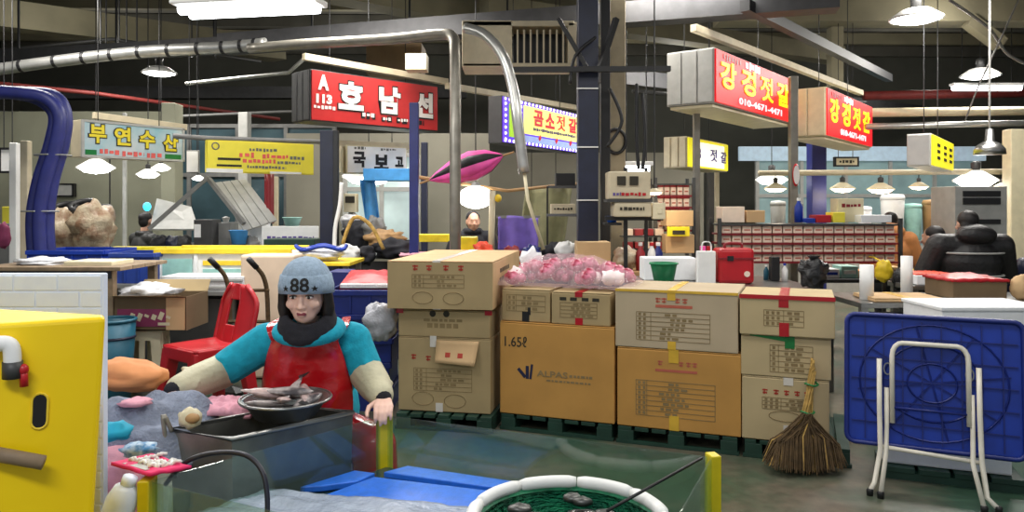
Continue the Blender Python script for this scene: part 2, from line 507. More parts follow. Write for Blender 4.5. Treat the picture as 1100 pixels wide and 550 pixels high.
glazed('window_1', -6.9, -3.3, 14.2, .8, 3.0, 4, 'glass_dark', 'grey')
glazed('window_2', -2.75, -1.55, 12.6, .9, 2.35, 2, 'glass_pale', 'grey_light')
glazed('window_3', 5.2, 9.9, 16.2, .6, 2.55, 5, 'glass_teal', 'grey_light')
g = MB(); g.box((7.4, 16.15, 2.62), (5.2, .1, .3)); struct(g.build('window_4', 'glow_window'))
g = MB(); g.box((-2.2, 13.6, 1.4), (3.6, .15, 2.8)); struct(g.build('wall_stall', 'wall_mid'))
g = MB(); g.box((1.6, 15.6, 1.3), (4.6, .15, 2.6)); struct(g.build('wall_far_stall', 'wall_mid'))
# beams and ducts below the ceiling
def beam(a, b, w, h, m, name='beam'):
    o = MB(); o.bar(a, b, w, h); return struct(o.build(name, m))
beam(P(-80, 6, 11.0), P(300, 54, 15.5), .45, .42, 'concrete_beam')
beam(P(120, -62, 10.6), P(640, 40, 16.5), .5, .5, 'concrete_beam')
beam(P(520, 8, 13.5), P(900, 60, 17.5), .4, .35, 'concrete_beam')
beam(P(770, 10, 12.6), P(1250, 10, 12.6), .5, .5, 'concrete_beam')
beam(P(-60, 100, 15), P(500, 100, 18), .3, .25, 'beam_dark')
beam(P(640, 80, 12), P(990, 120, 19), .25, .25, 'beam_dark')
beam(P(800, 6, 8.2), P(955, 84, 12.8), .11, .12, 'black')
beam(P(1040, 22, 12.4), P(1075, 48, 12.4), .2, .2, 'concrete_beam')
g = MB(); g.box(P(897, 62, 12.8) + Vector((0, 0, 0)), (.2, .2, 1.0)); struct(g.build('column', 'concrete_beam'))
g = MB(); g.box(((1089 - 550) / F * 10.5, 10.5, 1.28), (.2, .2, 2.56)); struct(g.build('column', 'cream', bevel=.01))
# red sprinkler mains and pale pipes
def pipe(pts, r, m, label, cat='pipe', name='pipe', n=8, group=None):
    o = MB(); o.tube(pts, r, n)
    return tag(o.build(name, m, smooth=True), label, cat, group)
pipe([P(-60, 84, 11), P(100, 100, 12.5), P(300, 128, 15.5)], .035, 'floor_red', 'thin red sprinkler pipe under the dark ceiling above the blue hose bundle', name='sprinkler_pipe')
pipe([P(928, 103, 15), P(1180, 98, 15)], .09, 'floor_red', 'thick red sprinkler main running behind the lamps near the red shop signs', name='sprinkler_pipe')
pipe([P(930, 121, 12), P(1200, 118, 12)], .07, 'cream', 'upper pale pipe below the red sprinkler main', name='water_pipe')
pipe([P(930, 136, 11), P(1200, 130, 11)], .045, 'pipe_silver', 'thin silver conduit below the pale pipe', name='conduit')
pipe([P(815, 186, 11), P(1120, 184, 11)], .04, 'beige', 'thin rail the warm shop lamps hang along', name='lamp_rail')

# roof purlins, sprinkler branches and hanger rods under the slab
for k in range(7):
    y = 10.5 + k * 1.45
    beam((-12.8, y, 5.5), (13.8, y + .6, 5.5), .16, .26, 'concrete_beam' if k % 2 else 'ceiling', 'roof_beam')
for k, (px, d) in enumerate(((108, 11.4), (114, 12), (128, 11.6), (136, 12.2), (147, 11.4), (206, 12.5), (232, 12))):
    o = MB(); a = P(px, 42, d); o.tube([(a.x, a.y, a.z - .3), (a.x, a.y, 5.66)], .012, 5); tag(o.build('hanger_rod', 'black', loc=a, world=True), 'thin black roof rod hanging past the pale beam in the upper corner', 'rod', 'black roof rods')
pipe([P(200, 90, 12), P(310, 78, 11.5), P(330, 60, 11.3)], .03, 'pipe_silver', 'thin pale conduit rising towards the dark metal end of the red sign', name='conduit')
pipe([P(-40, 118, 12.5), P(120, 128, 13), P(300, 120, 14), P(420, 118, 15)], .025, 'grey', 'thin grey conduit under the red sprinkler pipe', name='conduit')
pipe([P(-40, 58, 12), P(120, 42, 12.5), P(280, 66, 14)], .03, 'grey_dark', 'dark conduit under the pale beam in the upper corner', name='conduit')
pipe([P(186, 146, 9.0), P(221, 148.5, 9.22), P(337, 152, 10.02), P(355, 153, 10.1)], .03, 'grey', 'grey bent pipe above the yellow banner', name='conduit')
pipe([P(680, 98, 11), P(765, 106, 12), P(930, 110, 14)], .03, 'grey_dark', 'dark conduit behind the larger lit red sign', name='conduit')
pipe(smooth_path([P(1020, 0, 11), P(1062, 30, 11), P(1085, 60, 11.2), P(1130, 80, 11.4)], 5), .022, 'grey', 'slack grey cable sagging in the upper corner by the high-bay lamps', name='power_cord')
pipe([P(1135, -92, 10.4), P(1085, 20, 10.6), P(1050, 95, 10.8), P(1035, 134, 11)], .012, 'grey', 'thin stay wire slanting past the high-bay lamps', name='stay_wire')

# dark steel cable beam crossing the hall with tie clips, and its pipes
t = thing('cable_beam', 'dark steel cable beam crossing the top of the hall with shiny tie clips', 'beam', P(400, 40, 9.4))
g = MB(); g.bar(P(-60, 66, 11.6), P(240, 49, 10.2), .2, .2); g.bar(P(240, 48, 10.2), P(900, -1, 8.2), .28, .24)
g.build('channel', 'beam_dark', t, world=True)
for px, py in ((532, 32), (578, 28), (625, 25), (668, 21), (712, 17), (758, 13), (805, 9)):
    k = 10.2 + (px - 240) / 660 * -2.0
    c = MB(); c.bar(P(px - 8, py - 3, k - .16), P(px + 8, py + 4, k - .16), .03, .02); c.build('tie_clip', 'pipe_silver', t, world=True)
for k in range(9):
    px = 20 + k * 105; d = 11.3 - k * .36
    c = MB(); a = P(px, 60 - k * 7.5, d); c.bar(a, (a.x, a.y, 5.66), .025, .025); c.build('hanger_rod', 'black', t, world=True)
pts = smooth_path([P(-40, 80, 9.6), P(60, 66, 9.5), P(150, 56, 9.4), P(240, 51, 9.3), P(285, 47, 9.2)], 6)
t = thing('foil_duct', 'silver foil wrapped duct with black bands hung under the cable beam', 'duct', P(120, 60, 9.4))
g = MB(); g.tube(pts, .075, 12); g.build('duct', 'pipe_silver', t, world=True, smooth=True)
for i in range(2, len(pts) - 1, 2):
    g = MB(); a, b = pts[i], pts[i + 1]; d = (b - a).normalized(); g.tube([a - d * .02, a + d * .02], .082, 12); g.build('band', 'black', t, world=True)
pipe(smooth_path([P(268, 52, 9), P(330, 47, 8.7), P(420, 42, 8.4), P(470, 37, 8.2), P(486, 40, 8.1), P(489, 62, 8.0), P(489, 140, 7.9)] , 4) + [P(489, 222, 7.9), Vector((P(489, 222, 7.9).x, 7.9, 0))], .06, 'steel_pipe', 'grey steel post that bends over into the pipe beside the red sign', 'post', 'steel_post', 12)
pipe(smooth_path([P(500, 30, 7.2), P(520, 37, 7.1), P(540, 60, 7.0), P(551, 95, 6.95), P(556, 130, 6.9), P(563, 186, 6.9)], 5), .05, 'pipe_silver', 'curved silver conduit arching down in front of the flashing sign', 'conduit', 'conduit', 10)
pipe([P(563, 183, 6.9), P(567, 215, 6.9), P(584, 268, 6.9)], .018, 'cream', 'thin cream cord hanging below the curved silver conduit', 'cord', 'power_cord', 6)

# posts and columns
def column(px, w, d, m, name, top=5.6, dep=None):
    o = MB(); x = (px - 550) / F * d
    o.box((x, d, top / 2), (w, dep or w, top)); return struct(o.build(name, m, bevel=.008))
column(631, .2, 7.6, 'navy_dark', 'column')
column(663, .16, 8.3, 'column_tan', 'column')
column(650, .1, 8.0, 'black', 'column')
column(445, .095, 8.1, 'navy', 'column', 2.6)
column(353, .16, 8.6, 'navy_dark', 'column', 2.35)
column(361, .06, 8.5, 'black', 'column', 2.35)
column(456, .08, 9.5, 'navy_dark', 'column', 2.3)
column(852, .09, 8.8, 'steel_pipe', 'column', 3.0)
column(877, .22, 11.5, 'navy', 'column', 3.2)
column(748, .075, 8.9, 'steel_pipe', 'column', 2.75)
column(770, .06, 11, 'beige', 'column', 2.1)
column(764, .12, 12.2, 'grey_dark', 'column', 2.2)
column(28, .08, 7.9, 'beige', 'column', 2.18)
column(16, .08, 8.4, 'white', 'column', 2.2)
column(134, .05, 11.4, 'grey_light', 'column', 2.9)
column(296, .08, 12.2, 'beige', 'column', 1.98)
column(118, .02, 11.6, 'black', 'column', 2.4)
# ties on the navy column and clamped cross arms
t = thing('cable_clamp', 'black clamp arms and cable loops strapped around the navy column', 'clamp', P(640, 78, 7.4))
g = MB(); g.bar(P(540, 75, 7.4), P(720, 74, 7.4), .06, .05); g.bar(P(600, 20, 7.5), P(630, 72, 7.4), .04); g.bar(P(662, 20, 7.5), P(645, 72, 7.4), .05)
g.build('clamp_arm', 'black', t, world=True)
for (a, b, c) in (((655, 95), (668, 130), (652, 158)), ((640, 40), (618, 60), (612, 90)), ((690, 100), (693, 150), (690, 182)), ((684, 90), (684, 150), (686, 182))):
    g = MB(); g.tube(smooth_path([P(*a, 7.4), P(*b, 7.4), P(*c, 7.4)], 6), .018, 6); g.build('cable', 'black', t, world=True, smooth=True)
for y in (95, 158, 215):
    g = MB(); g.box(P(631, y, 7.49), (.21, .02, .012)); g.build('strap', 'white', t, world=True)
t = thing('coiled_cable', 'coil of black cable hung on the beige column above the scale', 'cable', P(661, 150, 8.0))
g = MB(); g.tube([P(661, 152, 8.22) + Vector((.11 * math.cos(a * PI / 9), -.02, .13 * math.sin(a * PI / 9))) for a in range(18)], .02, 6, True); g.build('coil', 'black', t, world=True, smooth=True)

# louvred air duct box above the flashing sign
t = thing('air_vent_box', 'beige ventilation box with a barred grille behind the cable beam', 'vent', P(558, 76, 8.2))
g = MB(); g.box(P(524, 52, 8.45), (.54, .5, .5)); g.box(P(557, 31, 8.45), (1.2, .5, .06)); g.box(P(557, 74, 8.45), (1.2, .5, .04)); g.box(P(613, 52, 8.45), (.1, .5, .46)); g.build('housing', 'beige', t, world=True, bevel=.01)
g = MB(); g.box(P(581, 52, 8.6), (.62, .05, .4)); g.build('backing', 'black', t, world=True)
for k in range(8):
    g = MB(); g.box(P(556 + k * 7, 52, 8.24), (.02, .02, .4)); g.build('grille_bar', 'beige', t, world=True)
t = thing('storage_box', 'brown carton lying on the beam above the red sign', 'box', P(430, 78, 10.6))
g = MB(); g.box(P(426, 66, 10.6), (.75, .5, .42)); g.build('carton', 'kraft_dark', t, world=True, bevel=.005)
g = MB(); g.box(P(448, 68, 9.5), (.26, .25, .2)); tag(g.build('storage_box', 'cream', loc=P(448, 68, 9.5), world=True, bevel=.005), 'small cream carton beside the brown one above the red sign', 'box')
# rails the signs hang from
def rail(a, b, label): 
    o = MB(); o.bar(a, b, .08, .08); return tag(o.build('sign_rail', 'beige', loc=Vector(a), world=True, bevel=.005), label, 'rail')
rail(P(326, 61, 8.95), P(480, 88, 10.3), 'beige rail above the red railway-name sign')
rail(P(745, 30, 8.3), P(925, 100, 12.2), 'beige rail above the two lit red signs')
rail(P(100, 124, 9.4), P(200, 137, 10.2), 'beige rail above the blue seafood sign')
rail(P(480, 92, 10.2), P(620, 116, 12.6), 'brown rail above the flashing purple sign')
rail(P(350, 154, 9.6), P(448, 157.5, 10.1), 'beige rail above the white brush lettered sign')

# ------------------------------------------------------------------ lamps
RAILZ = P(900, 185, 11).z
def pendant(px, py, wpx, d, label, warm=False, style='disc', power=0, rail=None):
    R = wpx / F * d / 2; base = P(px, py, d)
    t = thing('pendant_lamp', label, 'lamp', base, group=None)
    g = MB()
    if style == 'disc': g.lathe([(R * .25, R * .45), (R * .55, R * .38), (R, .06 * R), (R, 0), (R * .93, 0), (R * .5, R * .3)], 24)
    else: g.lathe([(R * .2, R * .55), (R * .35, R * .5), (R, R * .08), (R, 0), (R * .95, 0), (R * .3, R * .42)], 24)
    g.build('lamp_shade', 'grey_light' if style == 'disc' else ('cream' if warm else 'shade_lit'), t, smooth=True)
    g = MB(); q = 2.2 if style == 'cone' else 1; g.lathe([(0, -.14 * R * q), (R * .6, -.1 * R * q), (R * .9, .0), (R * .88, .06 * R), (0, .1 * R)], 20); g.build('bulb', 'lamp_warm' if warm else 'lamp_white', t, smooth=True)
    g = MB(); g.lathe([(R * .2, R * .4), (R * .22, R * .9), (R * .1, R), (0, R)], 12); g.build('socket', 'grey_dark', t, smooth=True)
    g = MB(); top = rail if rail else 5.64; g.tube([(0, 0, R * .9), (0, 0, top - base.z)], .007, 5); g.build('cord', 'black', t)
    if power:
        l = bpy.data.lights.new('bulb_light', 'POINT'); l.energy = power; l.shadow_soft_size = .1; l.color = (1, .86, .66) if warm else (1, .98, .95)
        lo = bpy.data.objects.new('bulb_light', l); lo.parent = t; lo.location = (0, 0, -.14 * R - .1); COL.objects.link(lo)
    return t
pendant(984, 21, 54, 9.0, 'round white high-bay lamp below the beam near the top edge', power=30)
pendant(171, 79, 36, 11, 'flat white high-bay lamp above the blue seafood sign')
pendant(1053, 82, 40, 13, 'white high-bay lamp just above the red sprinkler main')
pendant(103, 181, 38, 10.6, 'wide white shop lamp under the blue seafood sign', style='cone', power=10)
pendant(159, 188, 24, 10.8, 'lower of the two small white lamps beside the yellow banner', style='cone')
pendant(173, 181, 20, 11.2, 'upper of the two small white lamps beside the yellow banner', style='cone')
pendant(213, 192, 14, 11.5, 'tiny white lamp below the yellow banner', style='cone')
pendant(396, 191, 56, 10.7, 'pale wide lamp shade under the white brush lettered sign', style='cone')
pendant(421, 186, 44, 11.3, 'glowing lamp shade overlapping the white brush lettered sign', style='cone')
pendant(833, 203, 24, 11, 'warm shop lamp beside the grey post under the lit red sign', True, 'cone', 6, RAILZ)
pendant(829, 194, 34, 12.6, 'white shop lamp behind the warm one at the grey post', False, 'cone')
pendant(905, 203, 26, 11, 'warm shop lamp beside the navy column', True, 'cone', 8, RAILZ)
pendant(946, 204, 28, 11, 'warm shop lamp in the middle of the glazed shop', True, 'cone', 8, RAILZ)
pendant(987, 201, 20, 11, 'warm shop lamp under the small yellow sign', True, 'cone', 4, RAILZ)
pendant(1048, 195, 44, 11, 'broad white lamp over the person in the black jacket', False, 'cone', 10, RAILZ)
pendant(1077, 201, 18, 11, 'small warm lamp beside the broad white one', True, 'cone', 0, RAILZ)
pendant(571, 210, 15, 12.4, 'small warm bulb lamp behind the cream cord', True, 'cone', 4)
pendant(597, 210, 16, 12.8, 'small white bulb lamp next to the navy column', False, 'cone')
pendant(703, 207, 18, 7.2, 'warm work lamp glowing beside the scale display', True, 'cone', 8)
t = thing('globe_lamp', 'large glowing oval lantern hanging beside the steel post', 'lamp', P(511, 212, 8.9))
g = MB(); g.ell((0, 0, 0), (.205, .205, .132), 24, 14); g.build('globe', 'lamp_white', t, smooth=True)
g = MB(); g.tube([(0, 0, .1), (0, 0, 5.64 - t.location.z)], .007, 6); g.build('cord', 'black', t)
g = MB(); g.lathe([(.05, .12), (.06, .14), (.03, .18), (0, .18)], 12); g.build('cap', 'grey', t)
t = thing('dome_lamp', 'unlit silver dome lamp hanging near the small yellow sign', 'lamp', P(1063, 166, 9))
g = MB(); g.lathe([(.17, 0), (.165, .06), (.12, .12), (.05, .16), (.04, .3), (0, .3)], 20); g.build('lamp_shade', 'steel', t, smooth=True)
g = MB(); g.tube([(0, 0, .3), (0, 0, 5.64 - t.location.z)], .012, 6); g.build('stem', 'grey', t)
# fluorescent batten over the aisle
def batten(a, b, n, label, power=0, r=.022, gap=.1):
    a, b = Vector(a), Vector(b); mid = (a + b) / 2; L = (b - a).length; rz = math.atan2((b - a).y, (b - a).x)
    t = thing('fluorescent_light', label, 'lamp', mid, rz)
    g = MB(); g.box((0, 0, .05), (L, n * gap + .06, .05)); g.build('housing', 'white', t, bevel=.01)
    for k in range(n):
        y = (k - (n - 1) / 2) * gap
        g = MB(); g.tube([(-L / 2 + .03, y, 0), (L / 2 - .03, y, 0)], r, 10); g.build('tube', 'tube_light', t, smooth=True)
    for s in (-1, 1):
        g = MB(); g.tube([(s * L * .35, 0, .07), (s * L * .35, 0, 5.6 - mid.z)], .008, 5); g.build('hanger', 'black', t)
    if power:
        l = bpy.data.lights.new('tube_glow', 'AREA'); l.shape = 'RECTANGLE'; l.size = L; l.size_y = .2; l.energy = power
        lo = bpy.data.objects.new('tube_glow', l); lo.parent = t; lo.location = (0, 0, -.06); COL.objects.link(lo)
    return t
batten(P(196, 6, 6.2), P(342, 14, 6.0), 2, 'bright twin tube fluorescent light over the seated fish seller', 60, .04, .15)
batten(P(1022, 95, 13.6), P(1098, 93, 13.6), 1, 'fluorescent tube glowing in front of the red sprinkler main', 0, .06)
batten(P(668, 181, 9), P(699, 181, 9), 2, 'short white tube light above the scale display', 0, .05, .15)

# ------------------------------------------------------------------ signs
def sign(name, label, a, b, h0, h1, thick, face_m, side_m, group=None, ribs=0, frame=None, hang=True):
    """box sign: a, b = lower corners (world) of the face, h = height; local X runs a->b, face looks -Y"""
    a, b = Vector(a), Vector(b); L = (b - a).xy.length; rz = math.atan2(b.y - a.y, b.x - a.x); z = (a.z + b.z) / 2
    t = thing(name, label, 'sign', (a.x, a.y, z), rz, group)
    H = h0
    g = MB(); g.box((L / 2, thick / 2, H / 2), (L, thick, H)); g.build('cabinet', side_m, t, bevel=.006)
    g = MB(); g.box((L / 2, -.008, H / 2), (L - .03, .02, H - .03)); g.build('face_panel', face_m, t)
    if frame:
        g = MB()
        for (c, s) in (((L / 2, -.012, .012), (L, .035, .025)), ((L / 2, -.012, H - .012), (L, .035, .025)), ((.012, -.012, H / 2), (.025, .035, H)), ((L - .012, -.012, H / 2), (.025, .035, H))): g.box(c, s)
        g.build('frame', frame, t)
    if hang:
        for u in (.2, .8):
            g = MB(); g.tube([(L * u, thick / 2, H - .01), (L * u, thick / 2, 5.64 - z)], .006, 5); g.build('hanger_rod', 'black', t)
    for k in range(ribs):
        y = thick * (k + .5) / ribs
        g = MB(); g.box((-.012, y, H / 2), (.02, thick / ribs - .02, H - .03)); g.build('end_panel', side_m, t, bevel=.004)
    return t, L, H
def letters(t, items, m, name='lettering', y=-.022, bold=.03, th=.006):
    for body, cx, cz, w, h in items:
        g = MB(); g.text(body, Mfront(cx, y, cz), w, h, min(bold, .012) if body == '젓' else bold, th); g.build(name, m, t)
def blobs(t, rows, m, y=-.022, name='small_print', seed=1, th=.004):
    """rows of unreadable small print: short dashes"""
    r = random.Random(seed)
    for x0, x1, z, h in rows:
        g = MB(); x = x0
        while x < x1:
            w = h * r.uniform(.5, 1.0); w = min(w, x1 - x + .001)
            g.box((x + w / 2, y, z + h * r.uniform(-.08, .08)), (w, th, h * r.uniform(.55, 1)))
            x += w + h * r.uniform(.2, .45)
        g.build(name, m, t)

# red sign reading the railway name, dark metal end
t, L, H = sign('shop_sign', 'dull red shop sign with three big white syllables and a letter A', P(333, 129, 8.8), P(470, 142, 10.1), .6, .6, .4, 'sign_red_dull', 'grey_dark', ribs=3)
letters(t, [('호', L * .285, H * .56, L * .2, H * .62), ('남', L * .585, H * .56, L * .185, H * .62), ('선', L * .87, H * .54, L * .17, H * .6)], 'letter_black', 'letter_outline', -.02, .075, .004)
letters(t, [('호', L * .285, H * .56, L * .185, H * .56), ('남', L * .585, H * .56, L * .17, H * .56), ('선', L * .87, H * .54, L * .155, H * .54), ('A', L * .085, H * .76, L * .075, H * .3), ('113', L * .09, H * .44, L * .11, H * .18)], 'letter_white', 'lettering', -.024, .05)
blobs(t, [(L * .02, L * .17, H * .28, .045)], 'letter_white', seed=3)
blobs(t, [(L * .36, L * .47, H * .2, .09), (L * .52, L * .6, H * .16, .08), (L * .64, L * .74, H * .16, .08), (L * .78, L * .87, H * .15, .07)], 'letter_black', seed=4)
blobs(t, [(L * .37, L * .46, H * .21, .05), (L * .53, L * .59, H * .17, .04), (L * .65, L * .73, H * .17, .04)], 'letter_white', y=-.026, seed=5)
# the two lit red signs
def red_sign(label, a, b, H0, thick, ribs, side):
    t, L, H = sign('shop_sign', label, a, b, H0, H0, thick, 'sign_red_lit', side, ribs=ribs)
    letters(t, [(c, L * x, H * .56, L * .17, H * .5) for c, x in zip('강경젓갈', (.13, .365, .6, .83))], 'letter_yellow_lit', bold=.03)
    letters(t, [('010-4671-4471', L * .53, H * .16, L * .56, H * .13)], 'letter_white_lit', 'phone_number', bold=.02)
    blobs(t, [(L * .08, L * .28, H * .88, .08)], 'tape_red', seed=8)
    blobs(t, [(L * .33, L * .52, H * .89, .1)], 'letter_white_lit', seed=9)
    g = MB(); g.box((L / 2, thick / 2, -.02), (L * .98, thick * .9, .03)); g.build('underside', 'cream', t)
    return t
red_sign('larger lit red salted seafood sign with yellow syllables beside the grey post', P(767, 111, 8.2), P(851, 133, 10.3), .6, .55, 3, 'grey_light')
red_sign('smaller lit red salted seafood sign behind the grey post', P(887, 148, 9.9), P(936, 157, 11.9), .64, .45, 2, 'cream')
# flashing purple-edged sign
t, L, H = sign('led_sign', 'flashing yellow and purple light sign with red syllables behind the arched conduit', P(539, 155, 9.6), P(622, 164, 11.6), .6, .6, .2, 'led_purple', 'grey_dark')
g = MB(); g.box((L * .6, -.024, H * .58), (L * .74, .012, H * .62)); g.build('yellow_field', 'sign_cream_lit', t)
g = MB(); g.box((L * .12, -.024, H * .5), (L * .11, .012, H * .7)); g.build('green_field', mat('led_green', (170, 220, 40), .4, emit=.7, emit_col=(170, 220, 30)), t)
g = MB(); g.box((L * .6, -.024, H * .16), (L * .76, .012, H * .14)); g.build('blue_field', 'led_pale_blue', t)
letters(t, [(c, L * x, H * .66, L * .12, H * .36) for c, x in zip('곰소젓갈', (.4, .55, .7, .87))], 'letter_red_lit', y=-.034, bold=.04)
blobs(t, [(L * .34, L * .92, H * .4, .05)], 'letter_purple', y=-.032, seed=12)
for c_ in [(L * (k + .5) / 22, -.024, H * z) for k in range(22) for z in (.06, .94)] + [(L * x, -.024, H * (k + .7) / 8) for k in range(7) for x in (.025, .2, .98)]:
    g = MB(); g.ell(c_, (.022, .012, .02), 8, 6); g.build('led_dot', 'led_white', t)
for x in (.42, .64, .84):
    g = MB(); g.box((L * x, -.034, H * .22), (.05, .008, .07), rot=Matrix.Rotation(.8, 3, 'Y')); g.build('red_mark', 'letter_red_lit', t)
# blue seafood sign
t, L, H = sign('shop_sign', 'pale blue seafood shop sign with four yellow brush syllables', P(87, 167, 8.6), P(197, 175, 9.6), .42, .42, .25, 'sea_panel', 'beige', frame='grey_light')
for m_, nm, y, b_, k in (('letter_black', 'letter_outline', -.02, .07, 1.12), ('letter_yellow', 'lettering', -.025, .035, 1.0)):
    letters(t, [(c, L * x, H * z, L * .155 * k, H * .5 * k) for c, x, z in zip('부연수산', (.14, .37, .61, .85), (.64, .62, .58, .54))], m_, nm, y, b_)
blobs(t, [(L * .16, L * .34, H * .17, .06), (L * .37, L * .58, H * .15, .06), (L * .61, L * .76, H * .14, .06)], 'letter_pink', seed=21)
for c_, s_ in (((L * .08, -.021, H * .13), (L * .1, .006, H * .14)), ((L * .88, -.021, H * .12), (L * .17, .006, H * .16))):
    g = MB(); g.box(c_, s_); g.build('green_strip', 'tape_green', t)
# yellow banner
a, b = P(221, 186, 9.2), P(337, 187, 10.0)
t, L, H = sign('banner_sign', 'yellow menu banner with faint pink lettering over the glazed stall', a, b, .4, .4, .04, 'banner_yellow', 'banner_yellow', hang=False)
blobs(t, [(L * .38, L * .64, H * .74, .045)], 'letter_grey', seed=31)
blobs(t, [(L * .29, L * .42, H * .56, .07), (L * .5, L * .74, H * .55, .06), (L * .32, L * .62, H * .38, .055)], 'letter_pink', seed=32)
blobs(t, [(L * .76, L * .9, H * .52, .045), (L * .64, L * .86, H * .36, .045), (L * .36, L * .72, H * .2, .04)], 'letter_grey', seed=33)
g = MB(); g.box((L * .2, -.021, H * .42), (L * .2, .005, .03)); g.box((L * .2, -.021, H * .22), (L * .22, .005, .025)); g.build('dark_rules', 'ink', t)
g = MB(); g.box((L * .16, -.021, H * .06), (L * .32, .006, H * .12)); g.box((L * .72, -.021, H * .04), (L * .3, .006, H * .07)); g.build('white_edge', 'white', t)
g = MB(); g.tube([(L * .08 + .04 * math.cos(i * PI / 8), -.022, H * .8 + .04 * math.sin(i * PI / 8)) for i in range(16)], .008, 6, True); g.build('round_logo', 'letter_grey', t)
# white brush sign
a, b = P(372, 187, 9.6), P(437, 187, 10.0)
t, L, H = sign('shop_sign', 'white sign with black brush strokes behind the navy posts', a, b, .36, .36, .2, 'white', 'cream', hang=False)
letters(t, [('국', L * .2, H * .5, L * .2, H * .55), ('보', L * .56, H * .42, L * .24, H * .55), ('고', L * .86, H * .46, L * .14, H * .36)], 'letter_black', bold=.05)
blobs(t, [(L * .12, L * .3, H * .9, .04), (L * .55, L * .8, H * .88, .035)], 'letter_grey', seed=41)
g = MB(); g.box(P(360, 172, 9.6), (.2, .3, .33)); g.build('end_box', 'cream', t, world=True, bevel=.004)
# lit yellow signs
t, L, H = sign('shop_sign', 'small lit yellow and white sign behind the grey post', P(738, 181, 9.2), P(781, 184, 10.4), .38, .38, .3, 'sign_yellow_lit', 'beige', ribs=3)
g = MB(); g.box((L * .56, -.022, H * .48), (L * .62, .01, H * .78)); g.build('white_field', 'sign_white_lit', t)
letters(t, [('젓', L * .58, H * .5, L * .17, H * .42), ('갈', L * .84, H * .48, L * .15, H * .4), ('8', L * .2, H * .5, L * .12, H * .4)], 'letter_purple', y=-.03, bold=.03)
t, L, H = sign('shop_sign', 'small lit yellow sign hanging near the silver dome lamp', P(1000, 180, 8.8), P(1023, 183, 10.2), .38, .38, .25, 'sign_yellow_lit', 'white', ribs=1)
g = MB(); r = random.Random(3)
for x in (.25, .55, .82):
    for k in range(3): g.box((L * x, -.022, H * (.3 + .2 * k)), (L * .12, .006, H * .1))
g.build('small_print', 'letter_black', t)
t, L, H = sign('notice_board', 'little dark framed white notice above the glazed shop', P(896, 180, 12.5), P(922, 178, 12.5), .16, .16, .05, 'cream', 'black', frame='black')
blobs(t, [(L * .2, L * .8, H * .5, .05)], 'ink', seed=51)
t, L, H = sign('notice_board', 'white placard by the pale post at the edge of the hall', P(0, 186, 9), P(15, 186, 9), .3, .3, .04, 'white', 'grey', frame='black')
t, L, H = sign('picture_frame', 'small dark framed panel on the greenish partition', P(60, 212, 11.94), P(80, 211, 11.94), .21, .21, .06, 'grey_light', 'black', frame='black', hang=False)
t['category'] = 'panel'
t, L, H = sign('notice_board', 'white sheet with teal edge hanging beside the yellow banner', P(200, 186, 10), P(214, 186, 10), .3, .3, .02, 'white', 'grey')
# round traffic-mirror like sign on the grey post
t = thing('round_sign', 'small red rimmed round sign fixed to the grey post', 'sign', P(855, 188, 8.7))
g = MB(); g.lathe([(.09, -.015), (.105, 0), (.09, .015)], 24, R=Matrix.Rotation(PI / 2, 3, 'X') ); g.build('rim', 'red', t, smooth=True)
g = MB(); g.lathe([(.085, -.02), (.085, .02)], 24, R=Matrix.Rotation(PI / 2, 3, 'X')); g.build('face', 'white', t)
for o_ in t.children: o_.scale = (.4, 1, 1.25)
# ------------------------------------------------------------------ cartons on pallets: the row runs along local X, faces look -Y
ROW0 = Vector((-.088, 5.15, 0)); RA = math.radians(-21)
RU = Vector((math.cos(RA), math.sin(RA), 0))
def row_s(px):
    k = (px - 550) / F
    return (k * ROW0.y - ROW0.x) / (RU.x - k * RU.y)
def row_at(px): return ROW0 + RU * row_s(px)

def carton(label, px0, px1, z0, z1, dep, m, group=None, push=0.0, rz=RA, base=None, W=None, tape=None, cat='box', gap=True):
    if base is None:
        a, b = row_at(px0), row_at(px1); W = (b - a).length
        base = a + Vector((-math.sin(rz), math.cos(rz), 0)) * push
    H = z1 - z0
    t = thing('cardboard_box', label, cat, (base.x, base.y, z0), rz, group)
    r = random.Random(label)
    g = MB()
    e = .004
    g.hexa([(0, 0, 0), (W, 0, 0), (W, dep, 0), (0, dep, 0)], [(-e, -e, H * .5), (W + e, -e, H * .5), (W + e, dep + e, H * .5), (-e, dep + e, H * .5)])
    g.bm.clear()
    g.box((W / 2, dep / 2, H / 2 - .004), (W, dep, H - .008))
    g.build('body', m, t, bevel=.006)
    g = MB()
    for s in (0, 1):
        g.box((W / 2, dep * (.25 + .5 * s), H - .003), (W - .002, dep / 2 - .004, .006))
    g.build('lid_flap', m, t, bevel=.002)
    if tape:
        tm, tw, xo, top, bot = tape[:5]
        g = MB(); x = W * xo
        g.box((x, dep / 2, H + .0015), (tw, dep, .002))
        if top: g.box((x, -.0015, H - top / 2), (tw, .002, top))
        if bot: g.box((x + tw * .05, -.0015, bot / 2), (tw, .002, bot))
        g.build('tape', tm, t)
    return t, W, H
def printed(t, items, m, name='printing', bold=.02):
    g = MB()
    for body, cx, cz, w, h in items: g.text(body, Mfront(cx, -.0012, cz), w, h, bold, .001)
    return g.build(name, m, t)
